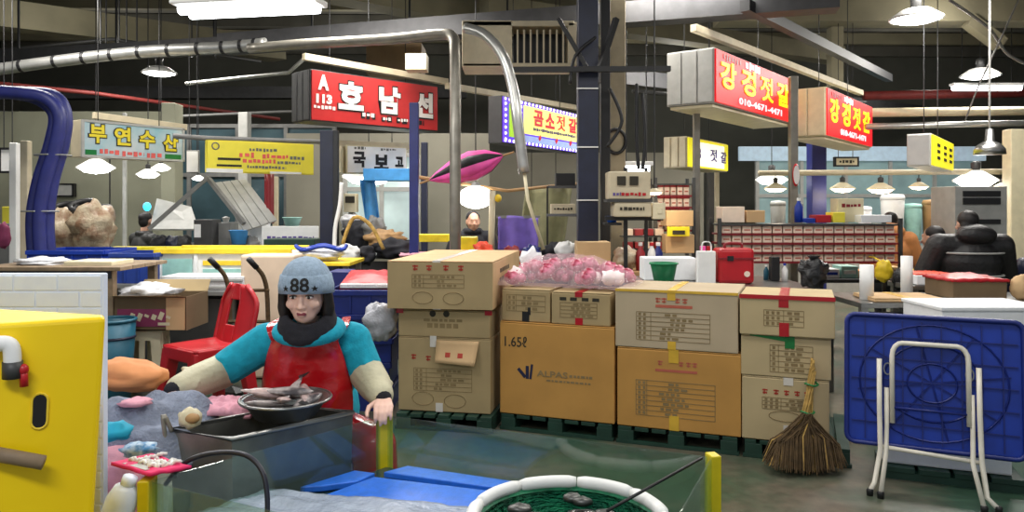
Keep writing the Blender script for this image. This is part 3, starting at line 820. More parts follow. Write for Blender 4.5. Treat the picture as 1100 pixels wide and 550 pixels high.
def table_print(t, x0, x1, z0, z1, rows, m, cols=(.22,), seed=1, lines=True):
    g = MB(); r = random.Random(seed); w = .0035; y = -.0012
    h = (z1 - z0) / rows
    if lines:
        for k in range(rows + 1): g.box(((x0 + x1) / 2, y, z0 + k * h), (x1 - x0, .001, w))
        for x in [x0, x1] + [x0 + (x1 - x0) * c for c in cols]: g.box((x, y, (z0 + z1) / 2), (w, .001, z1 - z0))
    for k in range(rows):
        z = z0 + (k + .5) * h
        c0 = x0 + (x1 - x0) * (cols[0] if cols else .1)
        x = x0 + .012
        while x < c0 - .02:
            g.box((x + .009, y, z), (.016, .001, h * .55)); x += .03
        n = r.randint(2, 5); x = c0 + (x1 - c0) * r.uniform(.15, .35)
        for _ in range(n):
            ww = r.uniform(.015, .04)
            if x + ww > x1 - .02: break
            g.box((x + ww / 2, y, z), (ww, .001, h * .5)); x += ww + .012
    return g.build('printed_table', m, t)
def red_heads(t, xs, z, s, m='ink_red', seed=3):
    g = MB(); r = random.Random(seed)
    for x in xs:
        g.box((x, -.0012, z + s * .3), (s, .001, s * .28)); g.box((x, -.0012, z - s * .25), (s * .8, .001, s * .3)); g.box((x + s * r.uniform(-.2, .2), -.0012, z), (s * .25, .001, s))
    return g.build('red_heading', m, t)
def ovals(t, cs, rx, rz_, m):
    g = MB()
    for x, z in cs: g.tube([(x + rx * math.cos(i * PI / 10), -.001, z + rz_ * math.sin(i * PI / 10)) for i in range(20)], .0022, 4, True)
    return g.build('printed_oval', m, t)

# pallets
def pallet(label, base, W, D, rz):
    t = thing('plastic_pallet', label, 'pallet', base, rz, 'green pallets under the cartons')
    g = MB(); n = 7
    for k in range(n): g.box((W * (k + .5) / n, D / 2, .095), (W / n - .02, D, .025))
    g.build('deck', 'green_pallet', t, bevel=.003)
    for k in range(3):
        g = MB(); g.box((.06 + (W - .12) * k / 2, D / 2, .042), (.1, D, .083)); g.build('runner', 'green_pallet', t, bevel=.003)
    g = MB(); g.box((W / 2, .012, .012), (W, .03, .02)); g.build('bottom_board', 'green_pallet', t)
    return t
LA = math.radians(-11)
pallet('dark green plastic pallet beneath the cartons nearest the fish seller', (P(424, 440, 5.16).x, 5.16, 0), .68, .8, LA)
b_ = row_at(536); pallet('dark green plastic pallet beneath the golden carton marked 1.65', b_ + Vector((.005, 0, 0)), (row_at(658) - b_).length, .8, RA)
b_ = row_at(662); pallet('dark green plastic pallet beneath the two cartons with printed tables', b_, (row_at(794) - b_).length, .8, RA)
b_ = row_at(798); pallet('dark green plastic pallet beneath the red taped carton stack and the broom', b_, .6, .8, RA)

# stack nearest the fish seller
zb = .112
base = P(428, 440, 5.22); base.z = 0
t, W, H = carton('tall kraft carton with a torn-open flap, bottom of the stack nearest the seller', 0, 0, zb, .615, .62, M['kraft'], base=base, W=.645, rz=LA)
red_heads(t, [W * .17], H * .73, .035); red_heads(t, [W * .33], H * .715, .035, seed=4)
table_print(t, W * .17, W * .8, H * .28, H * .58, 5, 'ink_soft', seed=2)
ovals(t, [(W * .27, H * .17), (W * .62, H * .15)], .075, .045, M['ink_soft'])
g = MB()
def fl(u, v):
    x = W * (.42 + .46 * u) - .02 * v * u; z = H * .965 - .145 * v - .012 * u * v; y = -.006 - .055 * v ** 1.5 * (.6 + .4 * u)
    return (x, y, z)
g.grid(fl, 8, 6, .005); f_ = g.build('torn_flap', 'kraft_light', t, smooth=True)
g = MB()
for k, x in enumerate((.56, .7)): 
    p = fl((x - .42) / .46, .62); g.box((p[0], p[1] - .006, p[2]), (.035, .002, .032), rot=Matrix.Rotation(-.35, 3, 'X'))
g.build('red_heading', 'ink_red', f_)
g = MB(); g.box((W * .385, -.003, H * .945), (.045, .003, .075)); g.build('tape', 'tape_clear', t)
g = MB(); g.box((W * .45, -.002, .03), (.05, .002, .06)); g.build('label_tape', 'tape_clear', t)
t, W, H = carton('low kraft carton with two black dots, middle of the stack nearest the seller', 0, 0, .617, .80, .62, M['kraft'], base=base + Vector((.0, .005, 0)), W=.64, rz=LA)
g = MB()
for x in (.38, .53): g.lathe([(.022, -.0008), (.022, .0008)], 16, (W * x, -.001, H * .86), R=Matrix.Rotation(PI / 2, 3, 'X'))
g.build('hand_hole_dot', 'ink', t)
g = MB(); r = random.Random(2)
for (x0, x1, z, h) in ((.28, .66, .62, .018), (.32, .63, .42, .03)):
    x = W * x0
    while x < W * x1: w_ = r.uniform(.02, .045); g.box((x + w_ / 2, -.0012, H * z), (w_, .001, h)); x += w_ + .012
g.build('printing', 'ink_soft', t)
for x in (.0, .97):
    g = MB(); g.box((W * x + .01, -.002, H - .012), (.05, .003, .03)); g.build('red_tape', 'tape_red', t)
base2 = P(416, 331, 5.16); base2.z = 0
t, W, H = carton('long kraft carton with clear tape, topmost of the stack nearest the seller', 0, 0, .812, 1.135, 1.35, M['kraft_light'], base=base2, W=.725, rz=math.radians(-8), tape=('tape_clear', .055, .47, .07, .085))
g = MB(); g.box((W / 2, -.0018, H / 2 - .003), (W - .006, .003, H - .012)); g.build('shaded_front', 'kraft', t)  # overhead light is painted in: paler kraft on top, this darker sheet in front
def pf(o): o.location.y = -.0035; return o
pf(red_heads(t, [W * .27, W * .4, W * .56, W * .7], H * .86, .038))
pf(table_print(t, W * .24, W * .73, H * .45, H * .72, 3, 'ink_soft', seed=7)); pf(ovals(t, [(W * .34, H * .24), (W * .63, H * .23)], .07, .04, M['ink_soft']))
g = MB(); r = random.Random(4)
for z in (.55, .74):
    y = .3
    for _ in range(6): w_ = r.uniform(.03, .06); g.box((W + .0012, y + w_ / 2, H * z), (.001, w_, .03)); y += w_ + .03
g.build('side_printing', 'ink', t)

# big golden carton
t, W, H = carton('big golden carton marked 1.65 standing on its pallet', 537, 660, zb, .728, .6, M['kraft_gold'])
printed(t, [('1.65ℓ', W * .145, H * .79, W * .2, H * .115)], 'ink', bold=.008)
printed(t, [('ALPAS', W * .47, H * .465, W * .27, .04)], 'ink_soft', 'brand_lettering')
g = MB()
g.box((W * .2, -.0012, H * .455), (.022, .001, .075), rot=Matrix.Rotation(-.75, 3, 'Y')); g.box((W * .25, -.0012, H * .465), (.022, .001, .085)); g.box((W * .285, -.0012, H * .475), (.016, .001, .1), rot=Matrix.Rotation(.12, 3, 'Y')); g.build('logo_mark', 'ink_navy', t)
g = MB(); r = random.Random(9)
for x0, x1, z, h in ((.62, .82, .46, .016), (.42, .8, .395, .012)):
    x = W * x0
    while x < W * x1: w_ = r.uniform(.012, .03); g.box((x + w_ / 2, -.0012, H * z), (w_, .001, h)); x += w_ + .008
g.build('small_print', 'ink_soft', t)
# two small cartons on the golden one
t, W, H = carton('small kraft carton with a black hand hole on the golden carton', 538, 590, .731, .948, .42, M['kraft'], push=.02)
table_print(t, W * .1, W * .9, H * .32, H * .82, 3, 'ink_soft', (.25,), 11); g = MB(); g.box((W * .5, -.001, H * .16), (.05, .002, H * .3)); g.box((W * .57, -.001, H * .33), (.02, .002, .05)); g.build('hand_hole', 'black', t)
t, W, H = carton('small kraft carton with red tape patches on the golden carton', 592, 655, .731, .942, .42, M['kraft'], push=.01, tape=('tape_red', .05, .47, .03, .045))
table_print(t, W * .15, W * .78, H * .22, H * .68, 4, 'ink_soft', (), 12); g = MB()
for x in (.2, .38, .58, .76): g.box((W * x, -.0012, H * .79), (.045, .001, .022))
g.build('printing', 'ink', t)

# middle stack
t, W, H = carton('golden carton with a faint printed table below the grey one', 663, 796, zb, .61, .62, M['kraft_gold'], tape=('tape_yellow', .06, .47, .08, .09))
red_heads(t, [W * .36, W * .53, W * .59, W * .64], H * .83, .03, 'ink_pink'); g = MB(); g.box((W * .49, -.0012, H * .74), (W * .34, .001, .016)); g.build('printing', 'ink_pink', t)
table_print(t, W * .16, W * .8, H * .16, H * .6, 7, 'ink_soft', (.14,), 14)
t, W, H = carton('greyish carton with yellow tape on top of the golden one', 661, 793, .613, .978, .6, M['kraft_grey'], push=.0, tape=('tape_yellow', .05, .47, .06, .05))
red_heads(t, [W * .36, W * .41, W * .52, W * .58], H * .83, .032, 'ink_pink'); g = MB(); g.box((W * .49, -.0012, H * .73), (W * .3, .001, .018)); g.build('red_line', 'ink_pink', t)
table_print(t, W * .18, W * .78, H * .14, H * .62, 6, 'ink_soft', (.2,), 15)
g = MB(); g.box((W * .5, -.002, H - .006), (W, .004, .016)); g.build('edge_tape', 'tape_yellow', t)

# stack beside the blue table
t, W, H = carton('pale carton with a red heading, bottom of the red taped stack', 797, 891, zb, .49, .55, M['kraft_pale'])
red_heads(t, [W * .27, W * .4, W * .52, W * .64, W * .75], H * .77, .03); table_print(t, W * .24, W * .78, H * .5, H * .68, 3, 'ink_soft', (.4,), 17); ovals(t, [(W * .5, H * .4)], .09, .03, M['ink_soft'])
for z, h in ((H - .02, .045), (.05, .1)):
    g = MB(); g.box((W * .54, -.002, z), (.055, .003, h)); g.build('label_tape', 'tape_clear', t)
t, W, H = carton('pale carton with green tape, middle of the red taped stack', 796, 893, .493, .735, .52, M['kraft_pale'], tape=('tape_green', .055, .55, .07, 0))
table_print(t, W * .33, W * .8, H * .12, H * .78, 5, 'ink_soft', (.2,), 18)
g = MB(); g.hexa([(W * .1, -.003, H - .004), (W * .5, -.003, H - .03), (W * .5, -.001, H - .03), (W * .1, -.001, H - .004)], [(W * .1, -.003, H + .002), (W * .5, -.003, H - .004), (W * .5, -.001, H - .004), (W * .1, -.001, H + .002)]); g.build('tape_strip', 'tape_green', t)
t, W, H = carton('pale carton with bright red tape, topmost beside the blue folding table', 795, 897, .738, .972, .52, M['kraft_pale'], push=-.02, tape=('tape_red', .055, .47, .065, .08))
g = MB(); g.box((W * .5, -.003, H - .006), (W + .004, .006, .024)); g.box((W * .5, .012, H + .002), (W, .03, .003)); g.build('edge_tape', 'tape_red', t)
table_print(t, W * .26, W * .68, H * .25, H * .65, 3, 'ink_soft', (.5,), 20)

# pink packs in clear film on the small cartons
t = thing('onion_sack', 'clear film sack of pink and white onions lying on the small cartons', 'sack', row_at(600) + Vector((.1, .3, .95)), RA)
g = MB(); g.grid(lambda u, v: ((u - .5) * .98, (v - .5) * .46, .012 + .19 * (max(0, math.sin(PI * u)) ** .5) * (max(0, math.sin(PI * v)) ** .5) * (1 + .3 * mnoise.noise(Vector((u * 5, v * 3, 1)))) + .012 * mnoise.noise(Vector((u * 25, v * 14, 3)))), 44, 22)
g.build('film', 'film', t, smooth=True)
r = random.Random(6)
for k in range(86):
    u, v = r.uniform(.05, .95), r.uniform(.07, .93)
    h = .16 * (math.sin(PI * u) ** .5) * (math.sin(PI * v) ** .5)
    g = MB(); s_ = r.uniform(.034, .056)
    zz = max(s_, min(h, .15)) if k % 3 else s_ + .02
    g.lathe([(0, -s_ * .9), (s_ * .6, -s_ * .75), (s_, -.1 * s_), (s_ * .85, s_ * .5), (s_ * .3, s_ * .85), (.006, s_ * 1.15), (0, s_ * 1.2)], 12, R=Euler((r.uniform(-1.4, 1.4), r.uniform(-1, 1), 0)).to_matrix())
    g.build('onion', 'onion_white' if k % 9 == 0 else 'onion', t, loc=((u - .5) * .92, (v - .5) * .4, zz + .004), smooth=True)
g = MB(); g.ell((-.36, .22, .12), (.09, .05, .12), 12, 8, jit=.5, seed=4); g.build('knot', 'bag_white', t, smooth=True)

# broom of bundled twigs
bx = P(868, 520, 4.3); bx.z = 0
t = thing('broom', 'twig broom with spread dark bristles propped on the red taped cartons', 'broom', bx)
r = random.Random(11)
hp = [(.0, .03, .24), (.015, .05, .31), (.03, .065, .38), (.05, .085, .46), (.066, .1, .54), (.07, .1, .585)]
g = MB()
for k in range(22):
    a = r.uniform(0, 2 * PI); q = r.uniform(.004, .03)
    g.tube(smooth_path([(x + q * (1.2 - i * .16) * math.cos(a + i * .3), y + q * .8 * math.sin(a + i * .3), z + (r.uniform(-.06, .04) if i == 5 else 0)) for i, (x, y, z) in enumerate(hp)], 3), .006, 5)
g.build('handle', 'straw', t, smooth=True)
g = MB()
for (x, y, z) in ((.018, .053, .33), (.055, .09, .48)): g.tube([(x + .036 * math.cos(i * PI / 7), y + .034 * math.sin(i * PI / 7), z + .004 * math.sin(i)) for i in range(14)], .006, 5, True)
g.build('binding', 'tape_green', t)
g = MB(); g2 = MB()
for k in range(760):
    a = r.uniform(-1, 1); dpt = r.uniform(-1, 1)
    x1 = -.02 + .235 * a * (1 - .12 * abs(dpt)); y1 = .0 + .1 * dpt
    z1 = .012 + .03 * abs(a) + r.uniform(0, .03)
    xm = .0 + .185 * a; zm = .19 + r.uniform(-.02, .03) - .05 * a * a
    tgt = g2 if k % 16 else g
    top = (.005 + r.uniform(-.025, .025), .03 + r.uniform(-.02, .02), .3 + r.uniform(-.04, .03))
    tgt.tube([top, (xm, .03 + .05 * dpt, zm), (x1, y1, z1)], [.0045, .004, .0015], 4)
g.build('bristles', 'straw', t); g2.build('dark_bristles', 'straw_dark', t)

# blue folding table leaning against the cartons, underside and legs facing out
A0 = Vector((1.815, 4.14, .235)); A1 = Vector((2.56, 3.80, .235))
rz = math.atan2(A1.y - A0.y, A1.x - A0.x); TW = (A1 - A0).length; TH = .68
t = thing('folding_table', 'blue plastic folding table leaning upright with white tube legs outward', 'table', (A0.x, A0.y, 0), rz)
tilt = Matrix.Translation((0, 0, .235)) @ Matrix.Rotation(-.12, 4, 'X')
def TT(x, y, z): return tilt @ Vector((x, y, z))
def tb(mb, c, s, rot=None):
    R = tilt.to_3x3() @ (rot if rot else Matrix.Identity(3)); mb.box(TT(*c), s, rot=R)
g = MB(); n = 8; poly = []
rc = .045
for cx, cz, a0 in ((rc, rc, PI), (TW - rc, rc, 1.5 * PI), (TW - rc, TH - rc, 0), (rc, TH - rc, .5 * PI)):
    for k in range(6): a = a0 + PI / 2 * k / 5; poly.append((cx + rc * math.cos(a), cz + rc * math.sin(a)))
g.hexa([TT(x, 0, z) for x, z in poly], [TT(x, .02, z) for x, z in poly]); g.build('tabletop', 'blue', t)
g = MB(); g.tube([TT(x, -.008, z) for x, z in poly], .013, 8, True); g.build('rim', 'blue_deep', t, smooth=True)
g = MB()
for k in range(1, 9):
    x = TW * k / 9
    tb(g, (x, -.004, TH / 2), (.006, .008, TH - .05))
for k in range(1, 6): tb(g, (TW / 2, -.004, TH * k / 6), (TW - .05, .008, .006))
for rr in (.1, .2, .3):
    g.tube([TT(TW / 2 + rr * 1.15 * math.cos(i * PI / 18), -.005, TH / 2 + rr * math.sin(i * PI / 18)) for i in range(36)], .005, 4, True)
for i in range(8):
    a = i * PI / 4 + .2; g.bar(TT(TW / 2, -.004, TH / 2), TT(TW / 2 + .36 * math.cos(a), -.004, TH / 2 + .3 * math.sin(a)), .006, .008)
g.build('stiffening_ribs', 'blue_deep', t)
def leg_tube(name, pts, r_=.0125, m='letter_white'):
    o = MB(); o.tube(pts, r_, 10); return o.build(name, m, t, smooth=True)
dm('leg_white', (226, 220, 206), .35, var=.08, scale=12)
xl, xr = TW * .27, TW * .7
inner = [TT(xl, -.03, .12), TT(xl, -.03, .47)] + [TT(xl + .05 - .05 * math.cos(a), -.03, .47 + .07 * math.sin(a)) for a in (.4, .8, 1.2, 1.57)] + [TT(xr - .05 + .05 * math.sin(a), -.03, .47 + .07 * math.cos(a)) for a in (0, .4, .8, 1.2, 1.57)] + [TT(xr, -.03, .14)]
leg_tube('leg_loop', inner, .013, 'leg_white')
xo0, xo1 = TW * .195, TW * .755
for nm, x, top, bx0 in (('leg', xo0, .45, -.012), ('leg', xo1, .44, .1)):
    z0 = 0.01
    leg_tube(nm, [TT(x, -.035, top), TT(x, -.045, .2), TT(x + .004, -.055, -.02), Vector((x - .02 + bx0 * .4, -.11, .06)), Vector((x - .035 + bx0, -.14, .02))], .013, 'leg_white')
for nm, x, bx0 in (('leg', xo0 + .035, -.02), ('leg', xo1 - .03, .02)):
    leg_tube(nm, [TT(x, -.02, .3), TT(x, -.03, .1), TT(x - .005, -.06, -.04), Vector((x + bx0 * 1.6, -.16, .02))], .012, 'leg_white')
leg_tube('crossbar', [TT(xo0, -.045, -.005), TT(xo1, -.045, -.03)], .011, 'leg_white')
leg_tube('brace', [TT(xl, -.03, .2), TT(xr, -.03, .2)], .008, 'blue_deep')
for x, b0, yy in ((xo0 - .035, -.012, -.14), (xo1 - .035, .1, -.14), (xo0 + .035, -.032, -.16), (xo1 - .03, .032, -.16)):
    o = MB(); o.lathe([(.016, 0), (.017, .03), (.013, .035)], 10, (x + b0, yy, 0.0)); o.build('rubber_foot', 'black', t, smooth=True)
for x in (xo0 + .04, xo1 - .04):
    o = MB(); o.tube([TT(x + .018 * math.cos(i * PI / 6), -.03, .4 + .03 * math.sin(i * PI / 6)) for i in range(12)], .004, 5, True); o.build('latch_ring', 'steel', t)
o = MB(); o.tube([TT(TW * .48 + .03 * math.cos(i * PI / 8), -.02, .57 - .03 * math.sin(i * PI / 8)) for i in range(9)], .005, 5); o.build('carry_handle', 'blue_deep', t)
# white foam box lying on the pallet behind the table
b_ = P(944, 500, 4.27); b_.z = 0
t = thing('foam_box', 'white foam box seen under the blue folding table', 'box', (b_.x, b_.y, .072), RA)
t2 = thing('plastic_pallet', 'flat green base under the white foam box behind the blue folding table', 'pallet', (b_.x, b_.y, 0), RA)
for k in range(4): g = MB(); g.box((.1 + .17 * k, .15, .055), (.15, .4, .03)); g.build('deck_board', 'green_pallet', t2, bevel=.003)
for k in range(2): g = MB(); g.box((.355, 0 + .3 * k, .02), (.7, .08, .04)); g.build('runner', 'green_pallet', t2)
g = MB(); g.box((.33, .15, .09), (.62, .3, .18)); g.build('body', 'white_foam', t, bevel=.01); g = MB(); g.box((.33, .15, .195), (.64, .32, .03)); g.build('lid', 'white_foam', t, bevel=.008)

# ------------------------------------------------------------------ glass tank with yellow corner guards
TA, TB_, TC, TD = Vector((-.5, 3.0, 0)), Vector((.655, 2.5, 0)), Vector((-1.085, 2.28, 0)), Vector((.25, 1.6, 0))
TZ, WZ = .684, .482
t = thing('glass_tank', 'low glass fish tank with yellow corner guards in front of the seller', 'tank', (-.2, 2.4, 0))
def pane(a, b):
    g = MB(); d = (b - a).normalized(); n_ = Vector((-d.y, d.x, 0)) * .003
    g.hexa([a - n_, b - n_, b + n_, a + n_], [v + Vector((0, 0, TZ - .005)) for v in (a - n_, b - n_, b + n_, a + n_)])
    return g.build('glass_pane', 'glass', t, world=True)
pane(TA, TB_); pane(TB_, TD); pane(TD, TC); pane(TC, TA)
for c, w in ((TA, .06), (TB_, .052), (TC, .07), (TD, .05)):
    g = MB(); ctr = (TA + TB_ + TC + TD) / 4; i_ = (ctr - c).normalized()
    d1 = {0: 0}
    q = c - i_ * .004
    g.box((q.x, q.y, TZ * .5 + .006), (w, .035, TZ), rz=math.atan2(i_.y, i_.x) + PI / 2)
    g.build('corner_guard', 'yellow_post', t, world=True, bevel=.004)
g = MB(); g.hexa([TC, TD, TB_, TA], [v + Vector((0, 0, .06)) for v in (TC, TD, TB_, TA)]); g.build('base', 'grey_dark', t, world=True)
k_ = .985; cc = (TA + TB_ + TC + TD) / 4
ins = [cc + (v - cc) * .975 for v in (TC, TD, TB_, TA)]
g = MB(); g.hexa([v + Vector((0, 0, .065)) for v in ins], [v + Vector((0, 0, WZ)) for v in ins]); tag(g.build('water', 'water', t, world=True), kind='stuff')
# blue mats floating on top
def mat_slab(label, pts, z=WZ + .004, h=.022, m='blue_bright'):
    c = sum((Vector(p) for p in pts), Vector()) / len(pts)
    t_ = thing('foam_mat', label, 'mat', (c.x, c.y, z), 0, 'blue mats in the tank')
    g = MB(); g.hexa([(p.x, p.y, z) for p in pts], [(p.x, p.y, z + h) for p in pts]); g.build('mat', m, t_, world=True, bevel=.004)
    return t_
def onz(px, py, z):
    d = (EYE - z) * F / (py - HY); return Vector(((px - 550) / F * d, d, z))
z_ = WZ + .022
mat_slab('narrow blue mat along the far side of the glass tank', [onz(p[0], p[1], z_) for p in ((322, 524), (381, 506), (403, 509), (384, 518), (345, 523))][::-1])
mat_slab('long blue mat just inside the tank behind the white rimmed basin', [onz(p[0], p[1], z_) for p in ((412, 508), (438, 501), (560, 519), (540, 526))][::-1])
mat_slab('large blue mat lying beside the white rimmed basin', [onz(p[0], p[1], z_) for p in ((402, 513), (535, 529), (512, 546), (500, 575), (330, 560), (345, 534))][::-1])
g = MB()
q0, q1, q2, q3 = onz(190, 562, .52), onz(288, 530, .515), onz(520, 549, .515), onz(420, 610, .515)
g.grid(lambda u, v: (q0 * (1 - u) + q1 * u) * (1 - v) + (q3 * (1 - u) + q2 * u) * v + Vector((0, 0, .012 + .012 * mnoise.noise(Vector((u * 6, v * 5, 2))) + .006 * mnoise.noise(Vector((u * 20, v * 17, 5))))), 30, 26, .003)
tag(g.build('plastic_sheet', 'sheet_film', loc=(q1 + q3) / 2, world=True, smooth=True), 'crumpled pale plastic sheet over the blue mats in the tank', 'sheet')

# basin with white padded rim and green netting
bc = Vector((.168, 2.28, .0))
t = thing('net_basin', 'round green netted basin with a white padded rim in the tank', 'basin', (bc.x, bc.y, .47))
R_ = .287
g = MB(); g.lathe([(R_ * .8, 0), (R_ * .98, .1), (R_ * .96, .1), (R_ * .78, .006), (0, .006)], 36); g.build('tub', 'green_net', t, smooth=True)
g = MB(); g.lathe([(0, .082), (R_ * .95, .084)], 36); g.bm.verts.ensure_lookup_table(); tag(g.build('water', 'water_green', t, smooth=True), kind='stuff')
for k in range(9):
    a0, a1 = 2 * PI * k / 9 + .008, 2 * PI * (k + 1) / 9 - .008
    pts = [(R_ * math.cos(a0 + (a1 - a0) * i / 8), R_ * math.sin(a0 + (a1 - a0) * i / 8), .105) for i in range(9)]
    g = MB(); g.tube(pts, [.017] + [.021] * 7 + [.017], 10); g.build('rim_pad', 'white', t, smooth=True)
r = random.Random(8)
for k in range(9):
    a = r.uniform(0, 2 * PI); q = r.uniform(.02, .19); s_ = r.uniform(.03, .055)
    g = MB(); g.ell((0, 0, 0), (s_, s_ * .7, .016), 12, 6, jit=.3, seed=k)
    o = g.build('sea_snail', 'black_gloss' if k % 2 else 'steel_dark', loc=(bc.x + q * math.cos(a), bc.y + q * math.sin(a), 0.47 + .09), smooth=True)
    tag(o, 'dark shellfish floating in the green netted basin', 'shellfish', 'dark shellfish in the netted basin')
g = MB(); a, b = P(752, 493, 2.47), onz(652, 549, .585); g.tube([a + (a - b) * .02, b], .005, 8); tag(g.build('rod', 'black', loc=b, world=True, smooth=True), 'thin black rod resting from the yellow corner guard onto the basin rim', 'rod')

# dark rectangular fish tub behind the tank, metal bowl of fish on it
a, b, c = Vector((-1.222, 2.73, 0)), Vector((-.963, 2.624, 0)), Vector((-.619, 2.97, 0)); d = a + c - b
RZ = .70
t = thing('metal_tub', 'deep dark metal fish tub in front of the seller', 'tub', ((a + c) / 2).to_tuple())
cx_ = (a + c) / 2
def quad(k, z): return [cx_ + (v - cx_) * k + Vector((0, 0, z)) for v in (a, b, c, d)]
g = MB(); rings = [quad(.93, 0), quad(1, RZ), quad(.955, RZ), quad(.89, .33)]
vs = [[g.bm.verts.new(p) for p in q] for q in rings]
g._face(vs[0][::-1])
for A_, B_ in zip(vs, vs[1:]):
    for i in range(4): g._face([A_[i], A_[(i + 1) % 4], B_[(i + 1) % 4], B_[i]])
g._face(vs[3]); g.build('body', 'tub_steel', t, world=True)
g = MB(); g.tube(quad(1.0, RZ), .009, 8, True); g.build('rim', 'steel', t, world=True, smooth=True)
g = MB(); pts = smooth_path([quad(1.01, RZ)[0] + Vector((.015, -.012, .0)), quad(1.02, RZ)[0] + Vector((-.01, -.02, .06)), quad(1.03, RZ)[0] + Vector((.01, -.02, -.06)), quad(1.03, RZ)[0] + Vector((.04, -.03, -.16))], 5)
g.tube(pts, .008, 6); g.build('handle_strap', 'steel_pipe', t, world=True, smooth=True)
bowl = Vector((-.855, 2.885, RZ + .012))
t = thing('metal_bowl', 'round metal bowl of fish resting on the dark tub', 'bowl', bowl)
g = MB(); g.lathe([(0, 0), (.112, 0), (.152, .058), (.166, .062), (.168, .067), (.15, .066), (.108, .006), (0, .006)], 36); g.build('bowl', 'steel', t, smooth=True)
g = MB(); g.tube([(.167 * math.cos(i * PI / 18), .167 * math.sin(i * PI / 18), .065) for i in range(36)], .006, 6, True); g.build('rolled_rim', 'steel', t, smooth=True)
def fish(label, pos, L_, rz, tilt_, m, roll=0):
    t_ = thing('fish', label, 'fish', pos, rz, 'fish in the metal bowl'); t_.rotation_euler = (roll, tilt_, rz)
    g = MB(); prof = [(0, .006), (.08, .05), (.25, .095), (.45, .105), (.65, .075), (.82, .034), (.92, .02)]
    rings = []
    for u, w in prof:
        rings.append([g.bm.verts.new(((u - .5) * L_, w * .55 * L_ * math.cos(2 * PI * j / 10), w * 1.25 * L_ * math.sin(2 * PI * j / 10) )) for j in range(10)])
    for A_, B_ in zip(rings, rings[1:]):
        for j in range(10): g._face([A_[j], A_[(j + 1) % 10], B_[(j + 1) % 10], B_[j]])
    g._face(rings[0][::-1]); g._face(rings[-1]); g.build('body', m, t_, smooth=True)
    g = MB(); g.hexa([(.4 * L_, -.002, -.012), (.4 * L_, .002, -.012), (.4 * L_, .002, .012), (.4 * L_, -.002, .012)], [(.54 * L_, -.001, -.07 * L_ - .01), (.54 * L_, .001, -.07 * L_ - .01), (.54 * L_, .001, .07 * L_ + .01), (.54 * L_, -.001, .07 * L_ + .01)]); g.build('tail_fin', 'black', t_)
    g = MB(); g.hexa([(-.1 * L_, -.002, .075 * L_), (.18 * L_, -.002, .06 * L_), (.18 * L_, .002, .06 * L_), (-.1 * L_, .002, .075 * L_)], [(-.02 * L_, -.001, .13 * L_), (.15 * L_, -.001, .09 * L_), (.15 * L_, .001, .09 * L_), (-.02 * L_, .001, .13 * L_)]); g.build('dorsal_fin', 'black', t_)
    for s in (-1, 1):
        g = MB(); g.ell((-.4 * L_, s * .022 * L_, .012 * L_), (.012 * L_, .006 * L_, .012 * L_), 8, 6); g.build('eye', 'black', t_, smooth=True)
r = random.Random(21)
for k in range(9):
    a_ = 2 * PI * k / 9; q = .062 if k < 8 else 0
    fish('whole silvery fish heaped in the round metal bowl', (bowl.x + q * 1.25 * math.cos(a_), bowl.y + q * math.sin(a_), bowl.z + .055 + .018 * (k % 3)), r.uniform(.19, .23), r.uniform(0, 2 * PI), r.uniform(-.25, .25), 'fish_pale' if k % 2 else 'fish', r.uniform(1.0, 1.5))

# black hose looping out of the tank
pipe(smooth_path([onz(178, 520, .62), P(196, 499, 2.34), P(218, 489, 2.34), P(246, 486, 2.34), P(268, 491, 2.32), P(282, 507, 2.3), P(287, 532, 2.28), P(287, 560, 2.26)], 7), .0078, 'rubber', 'dark rubber hose looping down into the glass tank', 'hose', 'rubber_hose', 10)

# ------------------------------------------------------------------ yellow bin and white brick panel at the edge
Rr, FLp, BLp, BRp = Vector((-1.011, 1.897, 0)), Vector((-1.88, 1.41, 0)), Vector((-2.2, 2.32, 0)), Vector((-1.036, 1.945, 0))
t = thing('yellow_fish_bin', 'tall yellow insulated fish bin with a white tap pipe', 'bin', (-1.5, 1.85, 0))
Z1 = 1.226; sh = Vector((-.072, .0, 0))
g = MB(); g.hexa([Rr + sh, BRp + sh, BLp + sh * .2, FLp + sh * .2], [Rr + Vector((0, 0, Z1)), BRp + Vector((0, 0, Z1)), BLp + Vector((0, 0, Z1)), FLp + Vector((0, 0, Z1))]); g.build('body', 'yellow', t, world=True, bevel=.012, segs=3)
fd = (FLp - Rr).normalized(); fn = Vector((fd.y, -fd.x, 0)); fn = -fn if fn.y > 0 else fn
def onface(px, py, off=.004):
    # where the view ray meets the bin's front plane
    dirv = Vector(((px - 550) / F, 1, 0)); k = (Rr + fn * off).dot(fn) / dirv.dot(fn); z = EYE - (py - HY) / F * k
    lean = -.072 * (1 - z / Z1)
    return Vector((dirv.x * k, k, z)) , lean
def FP(px, py, off=.004):
    p, l = onface(px, py, off); fl_ = Vector((l * .9, 0, 0)).dot(fn); 
    dirv = Vector(((px - 550) / F, 1, 0)); k = ((Rr + fn * (off)).dot(fn) + fl_) / dirv.dot(fn); return Vector((dirv.x * k, k, EYE - (py - HY) / F * k))
g = MB(); a, b = FP(43, 430), FP(42, 453); w_ = .0165
pts_ = [];  ax = fd
for s, c_ in ((1, a), (-1, b)):
    for k in range(7):
        an = PI * k / 6; pts_.append(c_ + ax * (w_ * math.cos(an) * s) + Vector((0, 0, w_ * math.sin(an) * s)))
g.hexa([p - fn * .03 for p in pts_], [p + fn * .002 for p in pts_]); g.build('hand_slot', 'black', t, world=True)
g = MB(); g.tube([p + fn * .001 for p in pts_], .003, 6, True); g.build('slot_rim', 'yellow_rim', t, world=True)
p0 = FP(-14, 372, .02); p1 = FP(4, 369, .02); p2 = FP(12, 374, .022); p3 = FP(13.5, 390, .024)
